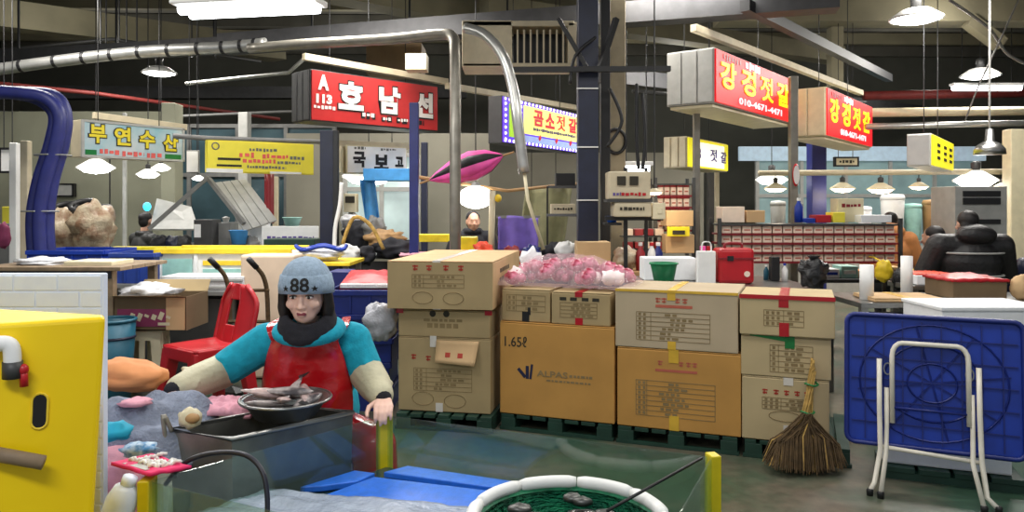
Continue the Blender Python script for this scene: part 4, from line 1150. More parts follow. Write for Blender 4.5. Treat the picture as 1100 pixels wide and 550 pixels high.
g = MB(); g.tube(smooth_path([p0, p1, p2, p3], 5), .0185, 14); g.build('pipe_elbow', 'white', t, world=True, smooth=True)
g = MB(); g.tube([p3 + Vector((0, 0, .004)), FP(13.5, 406, .024)], .0215, 14); g.build('pipe_coupling', 'grey_dark', t, world=True, smooth=True)
g = MB(); q = FP(25, 397, .03); g.ell(q, (.012, .012, .014), 10, 8); g.tube([q, FP(26, 415, .03)], .0095, 8); g.bar(FP(18, 399, .03), q, .012); g.build('tap_handle', 'red', t, world=True, smooth=True)
g = MB(); a, b = FP(-20, 485, .02), FP(47, 497, .05); g.tube([a, b], .017, 12); tag(g.build('wooden_handle', 'wood_grey', loc=b, world=True, smooth=True), 'round wooden stick end poking out across the yellow bin', 'stick')
# white brick-embossed foam panel
t = thing('brick_panel', 'white foam panel embossed with bricks standing behind the yellow bin', 'panel', (-1.8, 2.42, 0))
xr_ = (110 - 550) / F * 2.42; ph = EYE - (294 - HY) / F * 2.42
g = MB(); g.box((xr_ - .55, 2.44, ph / 2), (1.1, .03, ph)); g.build('backing', 'brick_white', t, world=True, bevel=.004)
g = MB(); bh = .052
for row in range(int(ph / bh)):
    z = ph - bh * (row + .5) - .004
    x = xr_ - .003 - (.07 if row % 2 else 0); first = row % 2
    if first: g.box((xr_ - .003 - .033, 2.423, z), (.062, .005, bh - .005))
    while x > xr_ - 1.08:
        g.box((x - .07, 2.423, z), (.135, .005, bh - .005)); x -= .14
g.build('embossed_bricks', 'brick_white', t, world=True, bevel=.003)

# ------------------------------------------------------------------ blankets on a low table beside the tub
t = thing('low_table', 'grey low table hidden under the blankets beside the tub', 'table', (-1.55, 2.85, 0))
g = MB(); g.box((-1.55, 2.86, .56), (.5, .56, .03)); g.build('top', 'grey', t, world=True, bevel=.004)
for x in (-1.76, -1.34):
    for y in (2.62, 3.1):
        g = MB(); g.box((x, y, .2725), (.03, .03, .545)); g.build('leg', 'grey', t, world=True)
def heap(name, label, cat, c, rx, ry, h, m, seed, drop=0, rz=0, nu=34, nv=26, z=.577):
    c = Vector(c); g = MB()
    def f(u, v):
        x, y = (u * 2 - 1), (v * 2 - 1)
        q = 1 - (abs(x) ** 3 + abs(y) ** 3); q = max(q, 0) ** .42
        w = 1 + .12 * mnoise.noise(Vector((u * 4, v * 3, seed)))
        p = Vector((x * rx * w, y * ry * w, h * q * (.75 + .5 * mnoise.noise(Vector((u * 3.2, v * 3.6, seed + 9)))) + .016 * mnoise.noise(Vector((u * 12, v * 12, seed))) * min(1, q * 3)))
        if drop and y < -.45: p.z -= drop * min(1, (-.45 - y) / .3) ; p.y = max(p.y, -ry * .62 - .02 * u)
        return Matrix.Rotation(rz, 3, 'Z') @ p
    g.grid(f, nu, nv, .012)
    return tag(g.build(name, m, loc=(c.x, c.y, z), smooth=True), label, cat)
heap('plush_blanket', 'grey plush blanket heaped beside the dark metal tub', 'blanket', (-1.43, 2.88, 0), .30, .22, .215, 'plush', 3, z=.60)
pl_ = bpy.data.objects['plush_blanket']
heap('pink_blanket', 'pale pink fleece blanket draped lower in front of the grey one', 'blanket', (-1.5, 2.62, 0), .26, .17, .1, 'pink', 11, drop=.25, z=.585)
heap('pink_towel', 'pink towel folded between the grey blanket and the metal bowl', 'towel', (-1.12, 3.02, 0), .12, .1, .05, 'pink', 17, z=.70)
g = MB(); R__ = Matrix.Rotation(.15, 3, 'Y'); g.ell((0, 0, 0), (.16, .12, .06), 24, 14, R=R__, jit=.25, seed=5); tag(g.build('orange_cushion', 'orange', loc=(-1.555, 3.07, .825), smooth=True), 'orange cushion lying on the grey plush blanket', 'cushion')
for nm, px, py, d_, rr, m, lb in (('cream_patch', 207, 447, 2.86, (.04, .03, .03), 'cream', None), ('brown_patch', 213, 448, 2.84, (.025, .025, .018), 'wood', None)):
    pass
g = MB(); p = P(204, 449, 2.72); g.ell((0, 0, 0), (.042, .03, .036), 14, 10, jit=.3, seed=2); t = g.build('soft_toy', 'cream', loc=p, smooth=True); tag(t, 'cream and brown soft toy bundled at the tub edge on the grey blanket', 'toy')
g = MB(); g.ell((.018, -.02, .004), (.026, .02, .018), 12, 8); g.build('brown_patch', 'wood', t, smooth=True)
g = MB(); p = P(122, 463, 2.58); g.ell((0, 0, 0), (.06, .05, .032), 16, 10, jit=.4, seed=8); tag(g.build('turquoise_glove', 'turquoise', loc=p, smooth=True), 'turquoise rubber glove crumpled on the pink blanket', 'glove')
g = MB(); p = P(150, 483, 2.52); g.ell((0, 0, 0), (.06, .04, .022), 16, 10, jit=.4, seed=3); tag(g.build('floral_cloth', 'floral', loc=p, smooth=True), 'small blue and white patterned cloth on the pink blanket', 'cloth')
g = MB(); p = P(146, 432, 2.78); g.ell((0, 0, 0), (.055, .05, .014), 16, 10, jit=.4, seed=6); tag(g.build('pink_scarf', 'pink', loc=p, smooth=True), 'pale pink scarf tucked on top of the grey plush blanket', 'scarf')
# pink edged cloth over the tank corner
g = MB(); c0, c1, c2, c3 = onz(119, 502, .70), onz(163, 492, .70), onz(205, 506, .70), onz(160, 514, .70)
g.grid(lambda u, v: (c0 * (1 - u) + c1 * u) * (1 - v) + (c3 * (1 - u) + c2 * u) * v + Vector((0, 0, .004 * mnoise.noise(Vector((u * 5, v * 5, 1))) + .006)), 14, 14, .01)
t = tag(g.build('edged_cloth', 'magenta', loc=(c0 + c2) / 2, world=True, smooth=True), 'magenta edged cloth with white shreds over the tank corner', 'cloth')
g = MB(); r = random.Random(4)
for k in range(40):
    u, v = r.uniform(.35, .88), r.uniform(.2, .85); p = (c0 * (1 - u) + c1 * u) * (1 - v) + (c3 * (1 - u) + c2 * u) * v + Vector((0, 0, .013))
    p2 = p + Vector((r.uniform(-.03, .03), r.uniform(-.02, .02), r.uniform(.0, .012))); g.tube([p, (p + p2) / 2 + Vector((0, 0, .008)), p2], .006, 5)
o = g.build('white_shreds', 'white', t, smooth=True, world=True); tag(o, kind='stuff')
g = MB(); 
for u0, u1, m_ in ((.1, .34, 0),): 
    q = [(c0 * (1 - u) + c1 * u) * (1 - v) + (c3 * (1 - u) + c2 * u) * v + Vector((0, 0, .0135)) for u, v in ((u0, .2), (u1, .2), (u1, .8), (u0, .8))]
    g.hexa(q, [p + Vector((0, 0, .003)) for p in q])
g.build('printed_stripe', 'grey_light', t, world=True)
# white bottle and small things beside the tank corner
t = thing('plastic_bottle', 'white plastic bottle leaning at the tank corner below the magenta cloth', 'bottle', (-1.09, 2.1, 0))
bt = Matrix.Rotation(.35, 3, 'Y')
g = MB(); g.lathe([(0, -.2), (.044, -.2), (.045, -.05), (.044, .02), (.034, .055), (.02, .066)], 20, onz(129, 543, .62), R=bt); g.build('body', 'brick_white', t, world=True, smooth=True)
g = MB(); g.lathe([(.021, .066), (.021, .09), (0, .09)], 14, onz(129, 543, .62), R=bt); g.build('cap', 'brick_white', t, world=True, smooth=True)
t = thing('tool_case', 'brown and black net holder standing beside the yellow bin', 'holder', (-1.2, 2.16, 0))
g = MB(); g.box((-1.235, 2.2, .3), (.13, .1, .6)); g.build('body', 'olive', t, world=True, bevel=.01)
g = MB(); g.tube([Vector((-1.235 + .04 * math.cos(i * PI / 8), 2.14, .57 + .055 * math.sin(i * PI / 8))) for i in range(16)], .009, 6, True); g.build('loop', 'black', t, world=True, smooth=True)
# ------------------------------------------------------------------ people
def hand(mb, W, f, n, side, curl=.5, s=1.0):
    """palm of four metacarpals, four jointed fingers and a thumb; f = finger direction, n = palm normal"""
    W = Vector(W); f = Vector(f).normalized(); n = Vector(n); n = (n - f * n.dot(f)).normalized(); x = f.cross(n) * side
    lens = (.068, .078, .073, .056)
    for k in range(4):
        off = (k - 1.5) * .0195 * s
        kn = W + f * (.086 - .006 * abs(k - 1.3)) * s + x * off * -1
        capsule(mb, W + x * off * -.55 + f * .01, kn, .0145 * s, .0115 * s, 10)
        d = f.copy(); p = kn; a = curl * .7
        for j, fr in enumerate((.45, .32, .23)):
            d = (Matrix.Rotation(a, 3, f.cross(n)) @ d).normalized() if True else d
            q = p + d * lens[k] * fr * s
            capsule(mb, p, q, (.0098 - j * .0011) * s, (.0092 - j * .0011) * s, 8); p = q; a = curl
    t0 = W + x * .022 * s + f * .02 * s; t1 = t0 + (x * .035 + f * .028 + n * .012) * s; t2 = t1 + (f * .028 + x * .006 + n * .012) * s; t3 = t2 + (f * .02 - x * .002 + n * .006) * s
    capsule(mb, t0, t1, .0135 * s, .011 * s, 8); capsule(mb, t1, t2, .0108 * s, .0098 * s, 8); capsule(mb, t2, t3, .0096 * s, .008 * s, 8)

def head(mb, C, R=None, s=1.0):
    C = Vector(C); R = R or Matrix.Identity(3)
    def e(c, r, Q=None):
        mb.ell(C + R @ (Vector(c) * s), [v * s for v in r], 20, 14, R=(R @ Q if Q else R))
    e((0, .012, .028), (.076, .095, .09)); e((0, -.012, -.02), (.071, .078, .088)); e((0, -.034, -.07), (.047, .048, .048)); e((0, -.052, -.096), (.02, .02, .018))
    e((0, -.082, .026), (.052, .016, .012))
    for q in (-1, 1):
        e((q * .043, -.062, -.03), (.024, .022, .022)); e((q * .078, .01, -.008), (.01, .02, .032)); e((q * .012, -.094, -.037), (.011, .011, .009))
        e((q * .031, -.079, .001), (.017, .012, .008))
    mb.tube([C + R @ (Vector(v) * s) for v in ((0, -.082, .014), (0, -.094, -.012), (0, -.108, -.036), (0, -.092, -.042))], [.009 * s, .0105 * s, .013 * s, .009 * s], 10)
    e((0, -.086, -.06), (.024, .012, .007)); e((0, -.083, -.071), (.02, .013, .008))

pb = Vector((-.87, 3.46, 0))
per = thing('person', 'fish seller in grey knitted hat, teal fleece and red rubber apron, seated', 'person', pb)
HC = Vector((-.842, 3.12, 1.147)); HR = Euler((.12, 0, .04)).to_matrix()
SL, SR = Vector((-1.06, 3.3, .915)), Vector((-.69, 3.3, .918))
EL, ER = Vector((-1.252, 3.28, .79)), Vector((-.618, 3.26, .785))
WL, WR = Vector((-1.335, 3.02, .775)), Vector((-.522, 3.07, .735))
PV = Vector((-.87, 3.48, .47))
HL, HRp = Vector((-1.0, 3.46, .46)), Vector((-.74, 3.46, .46))
KL, KR = Vector((-1.22, 3.22, .49)), Vector((-.575, 3.2, .5))
AL, AR = Vector((-1.25, 3.3, .1)), Vector((-.56, 3.27, .1))
bd = MB()
head(bd, HC, HR)
capsule(bd, Vector((-.86, 3.27, .96)), HC + Vector((0, .03, -.05)), .056, .05)
bd.ell((-.868, 3.34, .80), (.16, .105, .17)); bd.ell((-.87, 3.42, .58), (.15, .115, .16)); bd.ell(PV, (.17, .13, .12))
capsule(bd, Vector((-.868, 3.3, .92)), SL, .06, .052); capsule(bd, Vector((-.868, 3.3, .92)), SR, .06, .052)
for s_, e_, w_ in ((SL, EL, WL), (SR, ER, WR)):
    capsule(bd, s_, e_, .05, .04); capsule(bd, e_, w_, .04, .027)
for h_, k_, a_ in ((HL, KL, AL), (HRp, KR, AR)):
    capsule(bd, h_, k_, .08, .056); capsule(bd, k_, a_, .055, .036)
    capsule(bd, a_ + Vector((0, .03, -.055)), a_ + Vector((0, -.13, -.07)), .035, .028)
hand(bd, WL, (-.35, -.85, -.35), (.0, -.25, -1), 1, .35)
gp = Vector((-.503, 3.0, .697))
hand(bd, Vector((-.513, 3.06, .728)), (.12, -.9, -.12), (0, -.1, -1), -1, .62)
bd = remesh(bd, .0046, 5, .5)
# lips and brows carry their own colour on the one body surface
inv = HR.inverted()
bd.bm.faces.ensure_lookup_table()
for f_ in bd.bm.faces:
    q = inv @ (f_.calc_center_median() - HC)
    if q.y < -.07 and abs(q.x) < .018 and -.072 < q.z < -.0595: f_.material_index = 1
    elif q.y < -.06 and .014 < abs(q.x) < .05 and .018 < q.z < .026 - .006 * (abs(q.x) - .03) / .02: f_.material_index = 2
bd.build('body', [M['skin'], M['lip'], M['hair']], per, world=True, smooth=True)
def hp(v): return HC + HR @ Vector(v)
for q in (-1, 1):
    g = MB(); g.ell(hp((q * .031, -.0845, .002)), (.0135, .009, .0062), 14, 8); e_ = g.build('eye', 'eye_white', per, world=True, smooth=True)
    g = MB(); g.ell(hp((q * .031, -.0915, .002)), (.0062, .004, .0058), 12, 8); tag(g.build('iris', 'eye_dark', e_, world=True, smooth=True))
    g = MB(); g.tube([hp((q * (.031 + .016 * math.cos(a)), -.0905 + .01 * abs(math.cos(a)) ** 2, .003 + .0068 * math.sin(a))) for a in [PI * i / 8 for i in range(9)]], .0022, 6); g.build('eyelashes', 'hair', per, world=True)
# knitted hat with folded cuff, stars and two eights
def hat_pt(a, z, grow=0):
    """z from 0 (edge) to 1 (crown)"""
    k = math.sqrt(max(0, 1 - (max(0, z - .12) / .88) ** 2.3))
    k = k * .985 + .015 * (1 - z)
    return hp(((.106 + grow) * k * math.sin(a), .012 - (.118 + grow) * k * math.cos(a), 0.024 + .126 * z - .02 * (1 - math.cos(a)) * (1 - z)))
g = MB(); N_ = 40
rings = []
for i in range(17):
    z = i / 16
    rings.append([g.bm.verts.new(hat_pt(2 * PI * j / N_, z)) for j in range(N_)] if i < 16 else [g.bm.verts.new(hat_pt(0, 1) * .5 + hat_pt(PI, 1) * .5 + Vector((0, 0, .002)))])
for A_, B_ in zip(rings, rings[1:]):
    for j in range(N_):
        vs = [A_[j], A_[(j + 1) % N_]] + ([B_[(j + 1) % N_], B_[j]] if len(B_) > 1 else [B_[0]])
        g._face(vs)
g._face(rings[0][::-1])
hat = g.build('knitted_hat', 'knit', per, world=True, smooth=True)
g = MB()
rows = [(0, .0), (.0, .005), (.2, .006), (.5, .005), (.52, .0)]
rr = [[g.bm.verts.new(hat_pt(2 * PI * j / N_, z, gr) + Vector((0, 0, -.004 if i < 2 else 0))) for j in range(N_)] for i, (z, gr) in enumerate(rows)]
for A_, B_ in zip(rr, rr[1:]):
    for j in range(N_): g._face([A_[j], A_[(j + 1) % N_], B_[(j + 1) % N_], B_[j]])
g.build('cuff', 'knit', hat, world=True, smooth=True)
g = MB()
for body, a0, w_, h0, h1 in (('88', .0, .076, .04, .48), ('★', -.53, .03, .06, .26), ('★', .53, .03, .06, .26)):
    me = text_mesh(body, .02)
    xs = [v.co.x for v in me.vertices]; ys = [v.co.y for v in me.vertices]
    vs = []
    for v in me.vertices:
        u = (v.co.x - (max(xs) + min(xs)) / 2) / (max(xs) - min(xs)) * w_; q = (v.co.y - min(ys)) / (max(ys) - min(ys))
        vs.append(g.bm.verts.new(hat_pt(a0 + u / .112, h0 + (h1 - h0) * q, 0.007 + (.001 if v.co.z > 0 else 0))))
    for p in me.polygons: g._face([vs[i] for i in p.vertices])
g.build('number_patch', 'letter_black', hat, world=True)
# hair at the cheeks and nape
g = MB()
for q in (-1, 1):
    g.tube(smooth_path([hp((q * .082, -.012, .05)), hp((q * .09, -.008, .0)), hp((q * .092, -.004, -.05)), hp((q * .084, .0, -.1))], 4), [.016] * 4 + [.022] * 4 + [.026] * 4 + [.02], 8)
    g.tube(smooth_path([hp((q * .074, -.045, .045)), hp((q * .083, -.034, -.0)), hp((q * .086, -.026, -.06)), hp((q * .082, -.018, -.1))], 4), [.007] * 4 + [.009] * 4 + [.012] * 5, 8)
g.ell(hp((0, .05, -.03)), (.09, .06, .09)); g = remesh(g, .007, 3); g.build('hair', 'hair', per, world=True, smooth=True)
# dark neck warmer
g = MB(); r = random.Random(3)
for k, (z, rr_, th) in enumerate(((-.082, .088, .016), (-.104, .094, .02), (-.128, .098, .024))):
    g.tube([HC + Vector((rr_ * math.cos(a), .02 + rr_ * .95 * math.sin(a), z + .006 * math.sin(a * 2 + k) + .05 * math.sin(a))) for a in [2 * PI * i / 20 for i in range(20)]], th, 10, True)
g = remesh(g, .008, 3); g.build('neck_warmer', 'scarf', per, world=True, smooth=True)
# teal fleece: torso, collar and upper sleeves
g = MB()
g.ell((-.868, 3.35, .80), (.205, .15, .2)); g.ell((-.87, 3.42, .6), (.19, .15, .2)); g.ell((-.868, 3.33, .9), (.19, .12, .09))
capsule(g, Vector((-.93, 3.32, .925)), SL, .085, .085); capsule(g, Vector((-.8, 3.32, .925)), SR, .085, .085)
capsule(g, SL, SL.lerp(EL, .84), .084, .078); capsule(g, SR, SR.lerp(ER, .9), .082, .075)
for k in range(26):
    a = 2 * PI * k / 26; g.ell(HC + Vector((.112 * math.cos(a), .05 + .1 * math.sin(a), -.158 + .022 * math.sin(a))), (.042, .042, .034), 10, 8)
for k in range(10):   # soft folds
    t_ = r.uniform(.2, .8); q = SL.lerp(EL, t_) if k % 2 else SR.lerp(ER, t_)
    g.ell(q + Vector((r.uniform(-.04, .04), -.05, r.uniform(-.03, .03))), (.05, .035, .018), 8, 6, R=Euler((0, r.uniform(-1, 1), 0)).to_matrix())
g = remesh(g, .009, 4); g.build('fleece_jacket', 'fleece', per, world=True, smooth=True)
# beige over-sleeves and dark cuffs
for s_, e_, w_, sd in ((SL, EL, WL, -1), (SR, ER, WR, 1)):
    g = MB(); st = s_.lerp(e_, .74)
    capsule(g, st, e_, .073, .076); capsule(g, e_, e_.lerp(w_, .5), .076, .07); capsule(g, e_.lerp(w_, .5), e_.lerp(w_, .9), .07, .054)
    for k in range(9):
        t_ = k / 8; q = e_.lerp(w_, t_ * .85); g.ell(q + Vector((r.uniform(-.03, .03), r.uniform(-.02, .01), r.uniform(-.02, .03))), (.052, .04, .016), 8, 6, R=Euler((r.uniform(-.8, .8), r.uniform(-.9, .9), 0)).to_matrix())
    g = remesh(g, .007, 3); sv = g.build('sleeve_cover', 'sleeve', per, world=True, smooth=True)
    g = MB(); capsule(g, e_.lerp(w_, .88), e_.lerp(w_, 1.02), .044, .037); g.build('cuff', 'scarf', per, world=True, smooth=True)
# trousers and boots
g = MB()
g.ell(PV, (.2, .16, .14))
for h_, k_, a_ in ((HL, KL, AL), (HRp, KR, AR)):
    capsule(g, h_, k_, .1, .078); capsule(g, k_, k_.lerp(a_, .6), .078, .065)
g = remesh(g, .011, 3); g.build('trousers', 'cloth_dark', per, world=True, smooth=True)
for k_, a_ in ((KL, AL), (KR, AR)):
    g = MB(); capsule(g, k_.lerp(a_, .4), a_, .068, .058); capsule(g, a_ + Vector((0, .03, -.045)), a_ + Vector((0, -.15, -.05)), .05, .045); g = remesh(g, .01, 3); g.build('rubber_boot', 'red_dark', per, world=True, smooth=True)
# red rubber apron: bib with straps, skirt over the lap
def bib(u, v):
    # v: 0 top edge (chest) .. 1 lap
    z = .965 - .43 * v
    wdt = .138 + .105 * min(1, v * 1.9)
    x = (u - .5) * 2 * wdt - .03 * min(1, v * 2)
    rx, ry = .225, .17 + .03 * v
    ang = x / rx
    cy = 3.345 + .06 * v
    px = -.862 + rx * math.sin(ang); py = cy - ry * math.cos(ang) - .02 - .012 * max(0, 1 - v * 4) - .035 * max(0, v - .35)
    py += .010 * mnoise.noise(Vector((u * 4, v * 5, 3))) + .008 * math.sin(u * 9 + v * 7) * v
    return Vector((px, py, z + .012 * math.sin(u * PI)))
g = MB(); g.grid(bib, 30, 26, .004)
ap = g.build('apron', 'apron', per, world=True, smooth=True)
g = MB()
capsule(g, Vector((-.95, 3.4, .5)), KL + Vector((.05, .0, .0)), .112, .09); capsule(g, Vector((-.79, 3.4, .5)), KR, .112, .092)
capsule(g, KR, KR + Vector((.005, .0, -.24)), .092, .1); capsule(g, KL + Vector((.05, 0, 0)), KL + Vector((.05, 0, -.2)), .09, .1)
g.ell((-.88, 3.33, .47), (.2, .14, .09))
g = remesh(g, .01, 4); g.build('apron_skirt', 'apron', ap, world=True, smooth=True)
for pts in (((-.985, 3.172, .95), (-1.0, 3.18, .98), (-1.015, 3.235, 1.0), (-.99, 3.37, 1.01)), ((-.738, 3.172, .95), (-.722, 3.18, .98), (-.71, 3.235, 1.0), (-.73, 3.37, 1.01))):
    P_ = smooth_path(pts, 6); g = MB()
    for a, b in zip(P_, P_[1:]): g.bar(a, b + (b - a) * .1, .036, .008, up=(0, -.6, .8))
    g.build('strap', 'apron', ap, world=True)
t = thing('plastic_stool', 'low dark plastic stool the fish seller sits on', 'stool', (pb.x, pb.y, 0))
g = MB(); g.lathe([(.12, .3), (.16, .3), (.165, .32), (0, .325)], 24, (0, .03, 0)); g.build('seat', 'blue_deep', t, smooth=True)
for sx in (-1, 1):
    for sy in (-1, 1):
        g = MB(); g.bar((sx * .14, .03 + sy * .14, 0), (sx * .1, .03 + sy * .1, .3), .04); g.build('leg', 'blue_deep', t)

def bystander(label, base, hc, jacket, hair='hair', yaw=0, shoulder=.2, seated=True, sh_off=.25, puff=1.0, hood=None, vest=None):
    """a person further back, facing yaw (0 = towards -Y); hc = head centre height"""
    t = thing('person', label, 'person', (base[0], base[1], 0), yaw)
    C = Vector((0, -.06, hc)); sh = hc - sh_off; pv = (hc - .7) if seated else hc - .72
    SLs, SRs = Vector((-shoulder, 0, sh)), Vector((shoulder, 0, sh)); ELs, ERs = Vector((-shoulder - .09, -.08, sh - .26)), Vector((shoulder + .09, -.08, sh - .26)); Ws = (Vector((-.16, -.28, sh - .33)), Vector((.16, -.28, sh - .33)))
    HLs, HRs = Vector((-.1, 0, pv)), Vector((.1, 0, pv))
    if seated: Ks = (Vector((-.14, -.4, pv + .02)), Vector((.14, -.4, pv + .02))); 
    else: Ks = (Vector((-.11, -.03, pv * .53)), Vector((.11, -.03, pv * .53)))
    As = [Vector((k.x, k.y + (.02 if seated else .04), .09)) for k in Ks]
    b = MB(); head(b, C)
    capsule(b, Vector((0, 0, sh + .02)), C + Vector((0, .03, -.06)), .056, .05); b.ell((0, 0, sh - .15), (.16, .11, .2)); b.ell((0, 0, (sh + pv) / 2 - .05), (.15, .11, .22)); b.ell((0, .02, pv), (.16, .13, .12))
    for s_, e_, w_, sd in ((SLs, ELs, Ws[0], -1), (SRs, ERs, Ws[1], 1)):
        capsule(b, Vector((0, 0, sh)), s_, .06, .05); capsule(b, s_, e_, .05, .04); capsule(b, e_, w_, .04, .028); hand(b, w_, (-.35 * sd, -.9, -.1), (-.3 * sd, 0, -1), sd, .5)
    for h_, k_, a_ in zip((HLs, HRs), Ks, As):
        capsule(b, h_, k_, .08, .055); capsule(b, k_, a_, .054, .036); capsule(b, a_ + Vector((0, .03, -.05)), a_ + Vector((0, -.13, -.06)), .034, .028)
    b = remesh(b, .009, 3); b.build('body', 'skin_dark', t, smooth=True)
    g = MB(); g.ell(C + Vector((0, .03, .045)), (.086, .098, .085)); g.ell(C + Vector((0, .06, -.01)), (.08, .06, .09)); g = remesh(g, .009, 3); g.build('hair', hair, t, smooth=True)
    g = MB(); p_ = puff
    g.ell((0, 0, sh - .14), (.2 * p_, .15 * p_, .22)); g.ell((0, 0, (sh + pv) / 2 - .05), (.19 * p_, .15 * p_, .25))
    for s_, e_, w_ in ((SLs, ELs, Ws[0]), (SRs, ERs, Ws[1])):
        capsule(g, Vector((0, .01, sh - .01)), s_, .09 * p_, .08 * p_); capsule(g, s_, e_, .082 * p_, .07 * p_); capsule(g, e_, e_.lerp(w_, .95), .07 * p_, .05 * p_)
    for k in range(10):
        a = 2 * PI * k / 10; g.ell((.085 * math.cos(a), -.01 + .085 * math.sin(a), sh + .075), (.04, .04, .04), 8, 6)
    if hood: g.ell((0, .11, sh + .1), (.17, .1, .09)); g.ell((0, .06, sh + .13), (.14, .11, .07)); g.ell((0, .0, sh + .05), (.2, .12, .08))
    g = remesh(g, .012, 3); j = g.build('jacket', jacket, t, smooth=True)
    if vest:
        g = MB(); g.ell((0, .0, sh - .16), (.215 * p_, .165 * p_, .2)); g.ell((0, 0, sh - .4), (.205 * p_, .165 * p_, .18)); g = remesh(g, .012, 3); g.build('vest', vest, t, smooth=True)
    g = MB(); g.ell((0, .02, pv), (.19, .15, .14))
    for h_, k_, a_ in zip((HLs, HRs), Ks, As): capsule(g, h_, k_, .095, .072); capsule(g, k_, a_ + Vector((0, 0, .02)), .07, .058)
    g = remesh(g, .013, 3); g.build('trousers', 'cloth_dark', t, smooth=True)
    for a_ in As:
        g = MB(); capsule(g, a_ + Vector((0, .035, -.04)), a_ + Vector((0, -.14, -.045)), .048, .042); g.build('shoe', 'black', t, smooth=True)
    return t, sh
c = P(1063, 244, 6.6)
t, sh = bystander('person in a bulky black hooded jacket seen from behind at the far stall', (c.x - .02, 6.85), 1.34, 'jacket_black', yaw=PI - .05, shoulder=.27, seated=False, puff=1.36, hood=True, sh_off=.19)
g = MB()
for z in (-.06, -.26): g.tube([(.27 * math.cos(a), .01 + .2 * math.sin(a), sh + z + .0) for a in [PI * i / 16 for i in range(17)]], .009, 5)
g.build('reflective_piping', 'grey_light', t)
c = P(974, 239, 8.7); bystander('person in an orange jacket with dark hair beside the pack shelf', (c.x + .06, 9.2), 1.31, 'orange_vest', yaw=PI - .5, seated=False, puff=1.2, hood=True, sh_off=.2)
c = P(1014, 256, 7.6); bystander('person in dark clothes bending beside the orange jacket', (4.34, 7.78), 1.18, 'jacket_black', shoulder=.16, yaw=PI + .5, seated=False, puff=1.1)
c = P(1098, 262, 6.9); bystander('person in dark blue clothes cut by the edge of the view', (4.9, 7.0), 1.2, 'navy_dark', yaw=PI, seated=False, puff=1.1)
c = P(507, 238, 9.05); bystander('stallholder in black under the glowing lantern', (c.x, 9.15), 1.325, 'cloth_dark', yaw=.2, seated=False, sh_off=.19)
c = P(537, 246, 9.9); bystander('stallholder in a red top bending beside the purple sheet', (c.x + .03, 9.9), 1.18, 'red_orange', yaw=.6, seated=False)
c = P(154, 236, 10.8); bystander('person with brown hair among the glazed stalls', (c.x, 10.8), 1.3, 'grey_dark', yaw=2.6, seated=False)
# ------------------------------------------------------------------ stalls behind
def counter(label, x0, x1, y, dep, z, top_m, body_m, name='stall_counter'):
    t = thing(name, label, 'counter', ((x0 + x1) / 2, y, 0))
    W = x1 - x0
    g = MB(); g.box((0, dep / 2, z - .02), (W, dep, .04)); g.build('counter_top', top_m, t, bevel=.005)
    g = MB(); g.box((0, .04, z / 2 - .02), (W - .08, .02, z - .1)); g.build('front_panel', body_m, t)
    for sx in (-1, 1):
        for yy in (.05, dep - .05):
            g = MB(); g.box((sx * (W / 2 - .04), yy, (z - .04) / 2), (.05, .05, z - .04)); g.build('leg', 'steel', t)
    return t
def X(px, d): return (px - 550) / F * d
def Zp(py, d): return EYE - (py - HY) / F * d
def bx(name, label, cat, px0, py0, px1, py1, d, dep, m, group=None, bevel=.006, lid=None, ribs=0, rib_m=None, rz=0, floor_z=None):
    """box-like thing whose front spans these picture rows at distance d"""
    x0, x1 = X(px0, d), X(px1, d); z0, z1 = Zp(py1, d), Zp(py0, d)
    if floor_z is not None: z0 = floor_z
    W, H = x1 - x0, z1 - z0
    t = thing(name, label, cat, ((x0 + x1) / 2, d, z0), rz, group)
    g = MB(); g.box((0, dep / 2, H / 2), (W, dep, H)); g.build('body', m, t, bevel=bevel)
    if lid:
        g = MB(); g.box((0, dep / 2, H + .012), (W + .02, dep + .02, .025)); g.build('lid', lid, t, bevel=.005)
    for k in range(ribs):
        g = MB(); g.box((0, -.006, H * (k + .5) / ribs), (W - .02, .014, H / ribs * .35)); g.build('rib', rib_m or m, t, bevel=.003)
    return t, W, H
def crate(label, px0, py0, px1, py1, d, dep, m, z0=None, group=None, rz=0):
    x0, x1 = X(px0, d), X(px1, d); zb_ = Zp(py1, d) if z0 is None else z0; z1 = Zp(py0, d)
    W, H = x1 - x0, z1 - zb_
    t = thing('plastic_crate', label, 'crate', ((x0 + x1) / 2, d, zb_), rz, group)
    g = MB(); w = .012
    for c, s in (((0, w / 2, H / 2), (W - .02, w, H)), ((0, dep - w / 2, H / 2), (W - .02, w, H)), ((-W / 2 + .016, dep / 2, H / 2), (w, dep, H)), ((W / 2 - .016, dep / 2, H / 2), (w, dep, H)), ((0, dep / 2, .008), (W - .03, dep - .01, .016))): g.box(c, s)
    g.build('body', m, t)
    g = MB()
    for c, s in (((0, -.004, H - .02), (W, .03, .04)), ((0, dep + .004, H - .02), (W, .03, .04)), ((-W / 2 + .008, dep / 2, H - .02), (.03, dep, .04)), ((W / 2 - .008, dep / 2, H - .02), (.03, dep, .04))): g.box(c, s)
    g.build('rim', m, t, bevel=.004)
    n = max(2, int(W / .14))
    for k in range(n + 1):
        g = MB(); g.box((-W / 2 + .02 + (W - .04) * k / n, -.004, H / 2 - .02), (.014, .016, H - .05)); g.build('rib', m, t)
    return t, W, H
